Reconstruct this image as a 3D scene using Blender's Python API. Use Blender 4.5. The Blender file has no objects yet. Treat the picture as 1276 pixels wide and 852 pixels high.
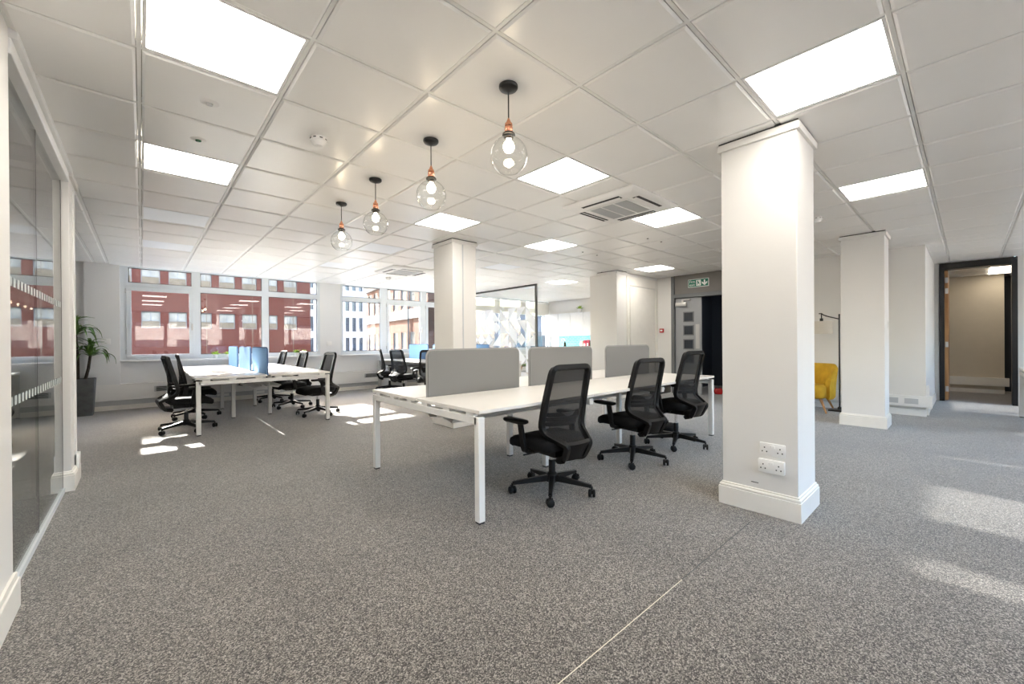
import bpy, bmesh, math, random
from mathutils import Vector, Matrix
random.seed(7)
S = bpy.context.scene
C = S.collection
PI = math.pi

# ------------------------------------------------------------------ camera, sky, sun, exposure
CAM_H = 1.17
F_PX, YAW, PITCH, ROLL = 512.52, math.radians(42.02), math.radians(-.138), math.radians(-.396)
fw = Vector((math.sin(YAW)*math.cos(PITCH), math.cos(YAW)*math.cos(PITCH), math.sin(PITCH)))
rt = Vector((math.cos(YAW), -math.sin(YAW), 0)); up = rt.cross(fw)
rt, up = rt*math.cos(ROLL)+up*math.sin(ROLL), up*math.cos(ROLL)-rt*math.sin(ROLL)
cam_d = bpy.data.cameras.new('camera'); cam = bpy.data.objects.new('camera', cam_d); C.objects.link(cam)
cam_d.sensor_fit = 'HORIZONTAL'; cam_d.sensor_width = 36; cam_d.lens = F_PX/1276*36
cam_d.clip_start = .03; cam_d.clip_end = 400
m3 = Matrix((rt, up, -fw)).transposed()
cam.matrix_world = Matrix.Translation((0, 0, CAM_H)) @ m3.to_4x4()
S.camera = cam

S.view_settings.view_transform = 'Standard'; S.view_settings.look = 'None'
S.view_settings.gamma = 1; S.view_settings.use_curve_mapping = False
S.view_settings.exposure = 0.83

SUN = Vector((.065, -1.743, -1)).normalized()          # direction the sunlight travels
w = bpy.data.worlds.new('sky'); S.world = w; w.use_nodes = True
nt = w.node_tree; nt.nodes.clear()
sky = nt.nodes.new('ShaderNodeTexSky'); sky.sky_type = 'NISHITA'; sky.sun_disc = False
sky.sun_elevation = math.radians(29.8); sky.sun_rotation = math.atan2(-SUN.x, -SUN.y); sky.air_density = 1; sky.dust_density = 3; sky.ozone_density = 1
bg = nt.nodes.new('ShaderNodeBackground'); bg.inputs[1].default_value = 1.6
out = nt.nodes.new('ShaderNodeOutputWorld')
nt.links.new(sky.outputs[0], bg.inputs[0]); nt.links.new(bg.outputs[0], out.inputs[0])

def sun_lamp(name, direction, strength, angle, col):
    d = bpy.data.lights.new(name, 'SUN'); d.energy = strength; d.angle = math.radians(angle); d.color = col
    o = bpy.data.objects.new(name, d); C.objects.link(o)
    o.rotation_euler = direction.to_track_quat('-Z', 'Y').to_euler(); o.location = (4, 30, 20)
    return o
sun_lamp('sun', SUN, 34, .5, (1, .95, .88))
# sunlight thrown back by the glazed fronts across the other street
sun_lamp('sun_reflected_by_glazing', Vector((.065, 1.743, -1)).normalized(), 3.4, 1.0, (1, .97, .93))

# ------------------------------------------------------------------ materials
MATS = {}
def nodes(name):
    m = bpy.data.materials.new(name); m.use_nodes = True; MATS[name] = m
    return m, m.node_tree, m.node_tree.nodes['Principled BSDF']
def mat(name, col, rough=.5, metal=0., var=0., vscale=8., bump=0., bscale=60., spec=.5, coat=0.):
    m, t, p = nodes(name)
    p.inputs['Base Color'].default_value = (*col, 1); p.inputs['Roughness'].default_value = rough
    p.inputs['Metallic'].default_value = metal; p.inputs['Specular IOR Level'].default_value = spec
    p.inputs['Coat Weight'].default_value = coat
    co = t.nodes.new('ShaderNodeTexCoord')
    n = t.nodes.new('ShaderNodeTexNoise'); n.inputs['Scale'].default_value = vscale; n.inputs['Detail'].default_value = 4
    t.links.new(co.outputs['Object'], n.inputs['Vector'])
    r = t.nodes.new('ShaderNodeValToRGB'); k = max(var, .01)
    r.color_ramp.elements[0].position = .3; r.color_ramp.elements[1].position = .7
    r.color_ramp.elements[0].color = (*[c*(1-k) for c in col], 1); r.color_ramp.elements[1].color = (*[min(1, c*(1+k)) for c in col], 1)
    t.links.new(n.outputs['Fac'], r.inputs[0]); t.links.new(r.outputs[0], p.inputs['Base Color'])
    if bump:
        b = t.nodes.new('ShaderNodeBump'); b.inputs['Strength'].default_value = bump; b.inputs['Distance'].default_value = .01
        n2 = t.nodes.new('ShaderNodeTexNoise'); n2.inputs['Scale'].default_value = bscale; n2.inputs['Detail'].default_value = 3
        t.links.new(co.outputs['Object'], n2.inputs['Vector']); t.links.new(n2.outputs['Fac'], b.inputs['Height'])
        t.links.new(b.outputs[0], p.inputs['Normal'])
    return m
def emit(name, col, strength):
    m, t, p = nodes(name)
    p.inputs['Base Color'].default_value = (*col, 1)
    p.inputs['Emission Color'].default_value = (*col, 1); p.inputs['Emission Strength'].default_value = strength
    return m
def glass(name, tint=(1, 1, 1), base=.04, rough=0.):
    m = bpy.data.materials.new(name); m.use_nodes = True; t = m.node_tree; t.nodes.clear(); MATS[name] = m
    o = t.nodes.new('ShaderNodeOutputMaterial'); mx = t.nodes.new('ShaderNodeMixShader')
    tr = t.nodes.new('ShaderNodeBsdfTransparent'); tr.inputs[0].default_value = (*tint, 1)
    gl = t.nodes.new('ShaderNodeBsdfGlossy'); gl.inputs['Roughness'].default_value = rough
    lw = t.nodes.new('ShaderNodeLayerWeight'); lw.inputs[0].default_value = .5
    pw = t.nodes.new('ShaderNodeMath'); pw.operation = 'POWER'; pw.inputs[1].default_value = 5
    ma = t.nodes.new('ShaderNodeMath'); ma.operation = 'MULTIPLY_ADD'; ma.inputs[1].default_value = 1-base; ma.inputs[2].default_value = base
    t.links.new(lw.outputs['Facing'], pw.inputs[0]); t.links.new(pw.outputs[0], ma.inputs[0]); t.links.new(ma.outputs[0], mx.inputs[0])
    t.links.new(tr.outputs[0], mx.inputs[1]); t.links.new(gl.outputs[0], mx.inputs[2]); t.links.new(mx.outputs[0], o.inputs[0])
    return m
def veil(name, col, opacity, translucent=.0):
    m = bpy.data.materials.new(name); m.use_nodes = True; t = m.node_tree; p = t.nodes['Principled BSDF']; MATS[name] = m
    p.inputs['Base Color'].default_value = (*col, 1); p.inputs['Roughness'].default_value = .8
    o = t.nodes['Material Output']; mx = t.nodes.new('ShaderNodeMixShader'); tr = t.nodes.new('ShaderNodeBsdfTransparent')
    mx.inputs[0].default_value = opacity
    src = p.outputs[0]
    if translucent:
        tl = t.nodes.new('ShaderNodeBsdfTranslucent'); tl.inputs[0].default_value = (*col, 1)
        m2 = t.nodes.new('ShaderNodeMixShader'); m2.inputs[0].default_value = translucent
        t.links.new(p.outputs[0], m2.inputs[1]); t.links.new(tl.outputs[0], m2.inputs[2]); src = m2.outputs[0]
    t.links.new(tr.outputs[0], mx.inputs[1]); t.links.new(src, mx.inputs[2]); t.links.new(mx.outputs[0], o.inputs[0])
    return m
def carpet():
    m, t, p = nodes('carpet'); p.inputs['Roughness'].default_value = .95; p.inputs['Specular IOR Level'].default_value = .15
    p.inputs['Sheen Weight'].default_value = .45; p.inputs['Sheen Roughness'].default_value = .4
    co = t.nodes.new('ShaderNodeTexCoord')
    v = t.nodes.new('ShaderNodeTexVoronoi'); v.inputs['Scale'].default_value = 225; v.voronoi_dimensions = '2D'
    v2 = t.nodes.new('ShaderNodeTexVoronoi'); v2.inputs['Scale'].default_value = 470; v2.voronoi_dimensions = '2D'
    n3 = t.nodes.new('ShaderNodeTexNoise'); n3.inputs['Scale'].default_value = 1.3; n3.inputs['Detail'].default_value = 4
    for q in (v, v2, n3): t.links.new(co.outputs['Object'], q.inputs['Vector'])
    sx, sy = t.nodes.new('ShaderNodeSeparateColor'), t.nodes.new('ShaderNodeSeparateColor')
    t.links.new(v.outputs['Color'], sx.inputs[0]); t.links.new(v2.outputs['Color'], sy.inputs[0])
    ad = t.nodes.new('ShaderNodeMath'); ad.operation = 'MULTIPLY_ADD'; ad.inputs[1].default_value = .55
    sc = t.nodes.new('ShaderNodeMath'); sc.operation = 'MULTIPLY'; sc.inputs[1].default_value = .45
    t.links.new(sy.outputs[0], sc.inputs[0]); t.links.new(sx.outputs[0], ad.inputs[0]); t.links.new(sc.outputs[0], ad.inputs[2])
    r = t.nodes.new('ShaderNodeValToRGB'); e = r.color_ramp.elements
    e[0].position = .08; e[0].color = (.020, .017, .0155, 1); e[1].position = .92; e[1].color = (.545, .492, .43, 1)
    x = e.new(.5); x.color = (.128, .115, .101, 1)
    t.links.new(ad.outputs[0], r.inputs[0])
    mr = t.nodes.new('ShaderNodeMapRange'); mr.inputs['From Min'].default_value = .3; mr.inputs['From Max'].default_value = .7; mr.inputs['To Min'].default_value = .86; mr.inputs['To Max'].default_value = 1.06
    t.links.new(n3.outputs['Fac'], mr.inputs['Value'])
    mul = t.nodes.new('ShaderNodeMix'); mul.data_type = 'RGBA'; mul.blend_type = 'MULTIPLY'; mul.inputs[0].default_value = 1
    t.links.new(r.outputs[0], mul.inputs[6]); t.links.new(mr.outputs[0], mul.inputs[7]); t.links.new(mul.outputs[2], p.inputs['Base Color'])
carpet()
def brick(name, c1, c2, mortar, scale=1., axis='XZ'):
    m, t, p = nodes(name); p.inputs['Roughness'].default_value = .9
    co = t.nodes.new('ShaderNodeTexCoord'); sx = t.nodes.new('ShaderNodeSeparateXYZ'); cb = t.nodes.new('ShaderNodeCombineXYZ')
    t.links.new(co.outputs['Object'], sx.inputs[0]); t.links.new(sx.outputs[axis[0]], cb.inputs[0]); t.links.new(sx.outputs['Z'], cb.inputs[1])
    b = t.nodes.new('ShaderNodeTexBrick'); b.inputs['Scale'].default_value = scale
    b.inputs['Color1'].default_value = (*c1, 1); b.inputs['Color2'].default_value = (*c2, 1); b.inputs['Mortar'].default_value = (*mortar, 1)
    b.inputs['Brick Width'].default_value = .225; b.inputs['Row Height'].default_value = .075; b.inputs['Mortar Size'].default_value = .009
    p.inputs['Specular IOR Level'].default_value = .1
    t.links.new(cb.outputs[0], b.inputs['Vector']); t.links.new(b.outputs['Color'], p.inputs['Base Color'])
def wood(name, c1, c2):
    m, t, p = nodes(name); p.inputs['Roughness'].default_value = .45
    co = t.nodes.new('ShaderNodeTexCoord'); wv = t.nodes.new('ShaderNodeTexWave'); wv.inputs['Scale'].default_value = 9; wv.inputs['Distortion'].default_value = 6
    mp = t.nodes.new('ShaderNodeMapping'); mp.inputs['Scale'].default_value = (1, 1, .12)
    r = t.nodes.new('ShaderNodeValToRGB'); r.color_ramp.elements[0].color = (*c1, 1); r.color_ramp.elements[1].color = (*c2, 1)
    t.links.new(co.outputs['Object'], mp.inputs[0]); t.links.new(mp.outputs[0], wv.inputs[0]); t.links.new(wv.outputs['Fac'], r.inputs[0]); t.links.new(r.outputs[0], p.inputs['Base Color'])
def tiles_mat(name, c1, c2, mortar, bw, rh):
    brick(name, c1, c2, mortar, 1, 'YZ'); b = [n for n in MATS[name].node_tree.nodes if n.type == 'TEX_BRICK'][0]
    b.inputs['Brick Width'].default_value = bw; b.inputs['Row Height'].default_value = rh; b.inputs['Mortar Size'].default_value = .004
    MATS[name].node_tree.nodes['Principled BSDF'].inputs['Roughness'].default_value = .15

mat('wall_white', (.80, .782, .75), .7, var=.015, vscale=1.5, bump=.03, bscale=40)
mat('wall_cool', (.83, .83, .83), .7, var=.015, vscale=1.5, bump=.03, bscale=40)
mat('trim_cream', (.87, .84, .78), .45, var=.02)
mat('ceiling_tile', (.92, .91, .89), .30, var=.01, vscale=3, bump=.02, bscale=500)
mat('grid_bar', (.93, .93, .91), .45)
mat('plenum', (.52, .50, .46), .9)
mat('white_paint', (.88, .88, .87), .35)
mat('white_plastic', (.88, .87, .85), .35)
mat('window_frame', (.72, .76, .79), .4)
mat('seal_black', (.02, .02, .022), .5)
mat('trunk_grey', (.56, .57, .58), .5)
mat('desk_top', (.86, .83, .78), .28, var=.01)
mat('desk_frame', (.84, .83, .80), .35)
mat('screen_grey', (.25, .247, .242), .95, var=.06, vscale=250, bump=.15, bscale=300, spec=.2)
mat('screen_grey_edge', (.36, .35, .34), .9, var=.03)
mat('screen_blue', (.22, .40, .68), .95, var=.05, vscale=250, spec=.2)
mat('screen_blue_edge', (.02, .06, .2), .8)
mat('chair_black', (.006, .006, .0065), .45, spec=.28)
mat('chair_plastic', (.006, .006, .0065), .42, spec=.28)
mat('seat_fabric', (.009, .009, .010), .9, var=.2, vscale=200, bump=.2, bscale=400, spec=.25)
veil('chair_mesh', (.005, .005, .0055), .85)
mat('lumbar_black', (.01, .01, .011), .5)
mat('chrome', (.7, .7, .7), .18, metal=1)
mat('black_metal', (.012, .012, .013), .35)
mat('copper', (.78, .36, .22), .25, metal=1, var=.08)
glass('clear_glass', (.995, 1, .997), .035)
glass('window_glass', (.97, .985, .985), .05)
glass('partition_glass', (.86, .90, .88), .24)
emit('bulb', (1, .80, .55), 34)
emit('panel_lit', (1, .95, .875), 8.8)
emit('panel_off_glow', (.86, .89, .94), .06)  # faint glow added to the diffusers of switched-off panels
veil('film', (.92, .93, .95), .93, .6)
veil('frost_mark', (.80, .86, .86), .5)
veil('blind_cloth', (.80, .78, .73), 1., .035)
mat('grille_grey', (.40, .40, .40), .6)
mat('slot_dark', (.03, .03, .03), .7)
mat('door_grey', (.36, .37, .38), .5)
mat('frame_grey', (.17, .175, .18), .5)
mat('panel_taupe', (.21, .195, .18), .6)
mat('navy', (.028, .033, .044), .55)
mat('door_dark', (.035, .038, .045), .45)
mat('steel', (.62, .61, .59), .35, metal=.6)
mat('sign_green', (.0, .17, .10), .4)
mat('sign_white', (.85, .9, .85), .4)
mat('red_plastic', (.5, .012, .012), .35)
mat('mustard', (.62, .37, .03), .85, var=.12, vscale=9, bump=.1, bscale=200, spec=.3)
mat('shade_cloth', (.70, .655, .57), .9, var=.03, vscale=90)
wood('oak', (.42, .20, .07), (.56, .30, .12))
mat('black_paint', (.006, .006, .007), .35)
mat('pot_grey', (.11, .115, .115), .8, var=.18, vscale=14, bump=.1, bscale=60)
mat('trunk_brown', (.05, .035, .025), .9, var=.3, vscale=40)
mat('leaf_green', (.10, .20, .035), .5, var=.5, vscale=10)
mat('leaf_bright', (.28, .45, .05), .55, var=.3, vscale=40)
mat('pot_white', (.85, .85, .84), .3)
mat('green_shell', (.16, .33, .05), .5)
mat('blue_shell', (.05, .13, .45), .5)
tiles_mat('teal_tiles', (.20, .62, .72), (.28, .70, .78), (.62, .82, .85), .15, .06)
mat('cabinet_white', (.82, .84, .87), .3)
mat('bottle_dark', (.02, .03, .015), .15)
mat('pack_red', (.6, .05, .10), .5)
mat('pack_cream', (.75, .68, .55), .5)
mat('bottle_green', (.03, .12, .05), .2)
brick('brick_red', (.058, .0125, .0085), (.085, .024, .0155), (.068, .032, .025))
brick('brick_orange', (.10, .036, .021), (.125, .05, .033), (.12, .08, .065), axis='YZ')
mat('concrete_white', (.27, .255, .25), .9, var=.05, vscale=.8, spec=.08)
mat('stone_white', (.20, .197, .19), .8, spec=.08)
mat('pane_blue', (.03, .036, .046), .12)
mat('pane_pale', (.20, .185, .16), .6, var=.25, vscale=1.6, spec=.08)
mat('slab_tan', (.13, .10, .07), .8, var=.2, vscale=3, spec=.08)
mat('far_frame', (.16, .16, .16), .5, spec=.08)
mat('asphalt', (.24, .24, .24), .9)
mat('slate_grey', (.06, .068, .085), .8, var=.1, vscale=.7, spec=.08)
mat('beige_wall', (.62, .55, .44), .75, var=.02)
emit('panel_warm', (1, .9, .74), 4.5)
emit('panel_lobby_fill', (.9, .95, 1), 5)
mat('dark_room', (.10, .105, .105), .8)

# ------------------------------------------------------------------ mesh helpers
class MB:
    def __init__(s): s.v = []; s.f = []
    def add(s, vs, fs):
        n = len(s.v); s.v += [tuple(p) for p in vs]; s.f += [tuple(i+n for i in q) for q in fs]; return s
    def box(s, x0, y0, z0, x1, y1, z1):
        x0, x1 = min(x0, x1), max(x0, x1); y0, y1 = min(y0, y1), max(y0, y1); z0, z1 = min(z0, z1), max(z0, z1)
        return s.add([(x0, y0, z0), (x1, y0, z0), (x1, y1, z0), (x0, y1, z0), (x0, y0, z1), (x1, y0, z1), (x1, y1, z1), (x0, y1, z1)],
                     [(0, 3, 2, 1), (4, 5, 6, 7), (0, 1, 5, 4), (1, 2, 6, 5), (2, 3, 7, 6), (3, 0, 4, 7)])
    def hexa(s, p):     # eight points, bottom four then top four
        return s.add(p, [(0, 3, 2, 1), (4, 5, 6, 7), (0, 1, 5, 4), (1, 2, 6, 5), (2, 3, 7, 6), (3, 0, 4, 7)])
    def loft(s, rings, cap=True, closed=True):
        n = len(rings[0]); vs = [p for r in rings for p in r]; fs = []
        for a in range(len(rings)-1):
            for b in range(n if closed else n-1):
                c = (b+1) % n; fs.append((a*n+b, a*n+c, (a+1)*n+c, (a+1)*n+b))
        if cap and closed: fs += [tuple(reversed(range(n))), tuple(range((len(rings)-1)*n, len(rings)*n))]
        return s.add(vs, fs)
    def lathe(s, prof, n=16, c=(0, 0, 0), cap=True):
        return s.loft([[(c[0]+r*math.cos(2*PI*k/n), c[1]+r*math.sin(2*PI*k/n), c[2]+z) for k in range(n)] for r, z in prof], cap)
    def cyl(s, a, b, r, n=10, r2=None):
        a = Vector(a); b = Vector(b); d = (b-a).normalized(); e = d.orthogonal().normalized(); g = d.cross(e); r2 = r if r2 is None else r2
        return s.loft([[tuple(p+(e*math.cos(2*PI*k/n)+g*math.sin(2*PI*k/n))*q) for k in range(n)] for p, q in ((a, r), (b, r2))])
    def sweep(s, pts, sec, up=(0, 0, 1), cap=True, scale=None):    # sec: polygon of (side, up) offsets
        P = [Vector(p) for p in pts]; rings = []; u0 = Vector(up)
        for i, p in enumerate(P):
            d = (P[min(i+1, len(P)-1)]-P[max(i-1, 0)]).normalized()
            sd = d.cross(u0)
            if sd.length < 1e-4: sd = d.orthogonal()
            sd.normalize(); uu = sd.cross(d).normalized(); k = scale[i] if scale else 1
            rings.append([tuple(p+sd*a*k+uu*b*k) for a, b in sec])
        return s.loft(rings, cap)
    def tube(s, pts, r, n=8, scale=None):
        P = [Vector(p) for p in pts]; rings = []
        d0 = (P[1]-P[0]).normalized(); e = d0.orthogonal().normalized()
        for i, p in enumerate(P):
            d = (P[min(i+1, len(P)-1)]-P[max(i-1, 0)]).normalized(); e = (e-d*e.dot(d)).normalized(); g = d.cross(e); k = scale[i] if scale else 1
            rings.append([tuple(p+(e*math.cos(2*PI*j/n)+g*math.sin(2*PI*j/n))*r*k) for j in range(n)])
        return s.loft(rings)
    def prism(s, poly, axis, a, b):     # poly in the two other axes, extruded along axis
        def pt(u, v, t): return {'x': (t, u, v), 'y': (u, t, v), 'z': (u, v, t)}[axis]
        return s.loft([[pt(u, v, a) for u, v in poly], [pt(u, v, b) for u, v in poly]])
    def mesh(s, name, m, bevel=0, seg=2, smooth=False, angle=40):
        me = bpy.data.meshes.new(name); me.from_pydata(s.v, [], s.f)
        bm = bmesh.new(); bm.from_mesh(me); bmesh.ops.recalc_face_normals(bm, faces=bm.faces)
        if bevel: bmesh.ops.bevel(bm, geom=list(bm.edges), offset=bevel, segments=seg, affect='EDGES', clamp_overlap=True, profile=.5)
        bm.to_mesh(me); bm.free()
        if smooth or bevel:
            me.shade_smooth(); me.set_sharp_from_angle(angle=math.radians(angle))
        me.materials.append(MATS[m]); return me
    def build(s, name, m, parent=None, loc=None, rz=0, **k):
        return link(name, s.mesh(name, m, **k), parent, loc, rz)
def link(name, me, parent=None, loc=None, rz=0):
    o = bpy.data.objects.new(name, me); C.objects.link(o)
    if parent is not None: o.parent = parent
    if loc is not None: o.location = loc
    if rz: o.rotation_euler[2] = rz
    return o
def tag(o, label, cat, group=None, kind=None):
    if label: o['label'] = label
    if cat: o['category'] = cat
    if group: o['group'] = group
    if kind: o['kind'] = kind
    return o
def thing(name, label, cat, loc=(0, 0, 0), rz=0, group=None):
    o = bpy.data.objects.new(name, None); C.objects.link(o); o.location = loc; o.rotation_euler[2] = rz
    o.empty_display_size = .1
    return tag(o, label, cat, group)
def struct(o, label=None):
    o['kind'] = 'structure'
    if label: o['label'] = label
    return o
def B(*a): return MB().box(*a)
def dup(root, loc=None, rz=None, label=None, group=None):
    r = root.copy(); C.objects.link(r)
    if loc is not None: r.location = loc
    if rz is not None: r.rotation_euler = (0, 0, rz)
    if label: r['label'] = label
    if group: r['group'] = group
    for ch in list(root.children):
        c = ch.copy(); C.objects.link(c); c.parent = r
        for g in list(ch.children):
            d = g.copy(); C.objects.link(d); d.parent = c
    return r
def rrect(w, d, r, n=5, cx=0, cy=0):
    p = []
    for sx, sy, a0 in ((1, 1, 0), (-1, 1, 90), (-1, -1, 180), (1, -1, 270)):
        for k in range(n+1):
            a = math.radians(a0+90*k/n); p.append((cx+sx*(w-r)+r*math.cos(a), cy+sy*(d-r)+r*math.sin(a)))
    return p
def fillet(pts, r, n=4):
    P = [Vector(p) for p in pts]; o = [P[0]]
    for i in range(1, len(P)-1):
        a, b, c = P[i-1], P[i], P[i+1]; rr = r[i] if isinstance(r, (list, tuple)) else r
        q = min(rr, (a-b).length*.48, (c-b).length*.48)
        s0 = b+(a-b).normalized()*q; s1 = b+(c-b).normalized()*q
        for k in range(n+1):
            t = k/n; o.append(s0*(1-t)**2+b*2*t*(1-t)+s1*t*t)
    return o+[P[-1]]

# ------------------------------------------------------------------ the room shell
CE = 2.574
YF, YB = 10.15, -4.08          # window wall, opposite window wall
XL, XR = -.43, 8.72            # left wall face, fire-door wall face
G0X, G0Y, T = 0., .227, .6     # ceiling grid
struct(B(-3.2, YB-.3, -.06, 14.2, YF+.1, 0).build('floor', 'carpet'), 'grey and beige speckled loop-pile carpet')
seam = MB()
for a, b in ((.95, 1.95),): seam.box(a, .9375, 0, b, .9402, .002)
fl = [o for o in C.objects if o.name == 'floor'][0]
seam.build('carpet_seam', 'pack_cream', fl)
B(1.95, .938, 0, 2.9, .941, .002).build('carpet_seam', 'dark_room', fl)

# walls
def wallbox(name, m, *boxes):
    b = MB()
    for x in boxes: b.box(*x)
    return struct(b.build(name, m))
H = 2.66
wf = wallbox('wall_front', 'wall_cool',
    (-3.0, YF, 0, 11.3, YF+.22, .87), (-3.0, YF, .87, -.28, YF+.22, H), (3.10, YF-.02, .87, 3.57, YF+.22, H), (7.10, YF-.02, .87, 7.57, YF+.22, H), (11.0, YF, .87, 11.3, YF+.22, H),
    (-.28, YF+.02, CE+.03, 11.0, YF+.22, H), (-.72, YF-.10, .45, -.28, YF, H))
wl = wallbox('wall_left', 'wall_white', (-.55, YB, 0, XL, 2.84, H), (-3.0, 4.95, 0, -.85, 5.07, H), (-3.12, 4.95, 0, -3.0, YF+.2, H))
wr = wallbox('wall_right', 'wall_white', (XR, .43, 0, XR+.12, 2.72, H), (XR, 4.40, 0, XR+.12, 4.73, H), (XR+.12, .43, 0, 11.15, .56, H),
    (11.15, .37, 0, 11.3, .56, H), (11.15, -.53, 2.56, 11.3, .37, H), (11.15, YB, 0, 11.3, -.55, H))
wk = wallbox('wall_kitchen', 'wall_white', (11.04, 5.5, 0, 11.2, YF, H))
wallbox('wall_kitchen_side', 'wall_white', (8.72, 5.41, 0, 11.04, 5.53, H))
wallbox('trim_3', 'wall_white', (10.88, 5.53, 2.10, 11.04, YF-.02, 2.56))
wrise = wallbox('wall_riser', 'wall_white', (7.34, 4.735, 0, 8.74, 5.53, H), (7.29, 5.10, 0, 7.36, 5.53, H))
# riser cupboard facing: jamb strips and two flush doors
for k, (x0, x1, z0, z1) in enumerate(((7.46, 7.55, 0, 2.50), (7.55, 8.60, 2.31, 2.50), (7.58, 8.58, .12, 2.285), (8.61, 8.71, 0, 2.50))):
    B(x0, 4.715, z0, x1, 4.737, z1).build('riser_panel', 'trim_cream', wrise, bevel=.003, seg=1)
# rear window wall
bays = [(-.26, 2.97), (3.57, 7.1), (7.57, 10.98)]
wb = MB().box(-.6, YB-.22, 0, 11.3, YB, .93).box(-.6, YB-.22, CE, 11.3, YB, H)
for a, b in ((-.6, -.26), (2.97, 3.57), (7.1, 7.57), (10.98, 11.3)): wb.box(a, YB-.22, .93, b, YB, CE)
struct(wb.build('wall_rear', 'wall_cool'))
# meeting room behind the glass (unlit)
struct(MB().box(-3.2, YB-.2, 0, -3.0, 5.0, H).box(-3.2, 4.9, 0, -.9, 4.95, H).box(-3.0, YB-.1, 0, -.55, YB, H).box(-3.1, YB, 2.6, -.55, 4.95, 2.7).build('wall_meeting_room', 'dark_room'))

# skirting boards
sk = MB().box(XL, YB, 0, XL+.02, 2.84, .13).box(XL, YB, .13, XL+.013, 2.84, .16).box(-.45, 2.84, 0, XL+.02, 2.855, .13)
struct(sk.build('baseboard_left', 'trim_cream', bevel=.002, seg=1))
sk = MB().box(11.13, YB, 0, 11.15, -.55, .14).box(8.84, .41, 0, 11.13, .43, .14).box(XR-.018, 4.41, 0, XR, 4.71, .12).box(7.36, 4.70, 0, 8.7, 4.715, .12)
struct(sk.build('baseboard_right', 'trim_cream'))
# perimeter trunking
def trunking(name, x0, x1, y, s=-1):
    b = MB().box(x0, y, .19, x1, y+s*.10, .445).box(x0, y, .445, x1, y+s*.105, .455).box(x0, y, .17, x1, y+s*.105, .19)
    o = struct(b.build(name, 'white_plastic')); B(x0, y, .08, x1, y+s*.06, .17).build('lower_panel', 'trunk_grey', o)
    B(x0, y, 0, x1, y+s*.085, .08).build('skirting', 'trim_cream', o); return o
bt = trunking('baseboard_front', -2.9, 11.0, YF)
for x in (.17, 1.45, 2.2, 4.12, 6.4):
    g = MB().box(x, YF-.106, .285, x+.34, YF-.10, .385)
    g = g.build('vent_grille', 'trunk_grey', bt)
    for k in range(4): B(x+.03, YF-.109, .297+k*.021, x+.31, YF-.105, .309+k*.021).build('slot', 'slot_dark', g)
for x in (.75, 1.12, 1.75, 2.05):
    B(x, YF-.065, .10, x+.2, YF-.06, .15).build('socket_plate', 'white_plastic', bt)
# trunking along the right wall
tb = MB().box(XR-.09, .40, .14, XR, 2.7, .30).box(XR-.09, .36, .13, XR+.03, .40, .31).box(XR-.055, .42, .0, XR, 2.7, .09)
tr_ = struct(tb.build('trim_1', 'white_plastic'))
for y in (1.62, 1.25, .80, .58): B(XR-.094, y-.075, .18, XR-.09, y+.075, .26).build('socket_plate', 'trunk_grey', tr_)
struct(MB().box(8.86, .40, 0, 8.90, .43, .45).build('trim_2', 'white_plastic'))

# columns
def column(name, x0, y0, x1, y1, m='wall_white', skirt=.022, h0=0):
    o = struct(B(x0, y0, 0, x1, y1, 2.545).build(name, m, bevel=.003, seg=1))
    s = skirt
    B(x0-s, y0-s, 0, x1+s, y1+s, .128).build('skirting', 'trim_cream', o, bevel=.003, seg=1)
    B(x0-s*.85, y0-s*.85, .126, x1+s*.85, y1+s*.85, .148).build('skirting_bead', 'trim_cream', o, bevel=.009, seg=3)
    B(x0-s*.4, y0-s*.4, .146, x1+s*.4, y1+s*.4, .16).build('skirting_bead', 'trim_cream', o, bevel=.003, seg=1)
    B(x0-.02, y0-.02, 2.505, x1+.02, y1+.02, 2.553).build('coving', m, o, bevel=.003, seg=1)
    B(x0-.012, y0-.012, 2.55, x1+.012, y1+.012, 2.61).build('shadow_gap', 'slot_dark', o)
    return o
c1 = column('column', 3.10, .728, 3.53, 1.185)
c2 = column('column', 7.12, .722, 7.53, 1.168)
c3 = column('column', 3.13, 4.66, 3.52, 5.14)
c4 = column('column', 7.03, 4.68, 7.36, 5.13)
c5 = column('column', -.90, 4.80, -.422, 5.20)
B(3.285, 4.652, .16, 3.30, 4.66, 2.5).build('casing_joint', 'trunk_grey', c3)
B(-.425, 5.0, .03, -.412, 5.04, 2.45).build('conduit', 'white_plastic', c5)
B(-.425, 5.0, .12, -.395, 5.12, .25).build('conduit_box', 'white_plastic', c5, bevel=.004)
B(7.40, .715, 1.30, 7.44, .722, 1.40).build('switch_plate', 'white_plastic', c2)
# sockets on the column beside the grey-screen bench
def double_socket(parent, x, y, z, depth):
    b = B(x-depth, y-.075, z-.043, x, y+.075, z+.043).build('socket_plate', 'white_plastic', parent, bevel=.004)
    for dy in (-.045, .045):
        for a, c in ((0, .012), (-.013, -.014), (.013, -.014)):
            B(x-depth-.0012, y+dy+a-.0035, z+c-.004, x-depth+.001, y+dy+a+.0035, z+c+.004).build('pin_hole', 'slot_dark', b)
    for dy in (-.009, .009): B(x-depth-.004, y+dy-.006, z+.012, x-depth, y+dy+.006, z+.030).build('rocker_switch', 'white_plastic', b, bevel=.001, seg=1)
double_socket(c1, 3.10, .87, .437, .010); double_socket(c1, 3.10, .872, .330, .034)
B(3.0985, .955, .195, 3.1005, 1.0, .20).build('paint_chip', 'slot_dark', c1)

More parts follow.
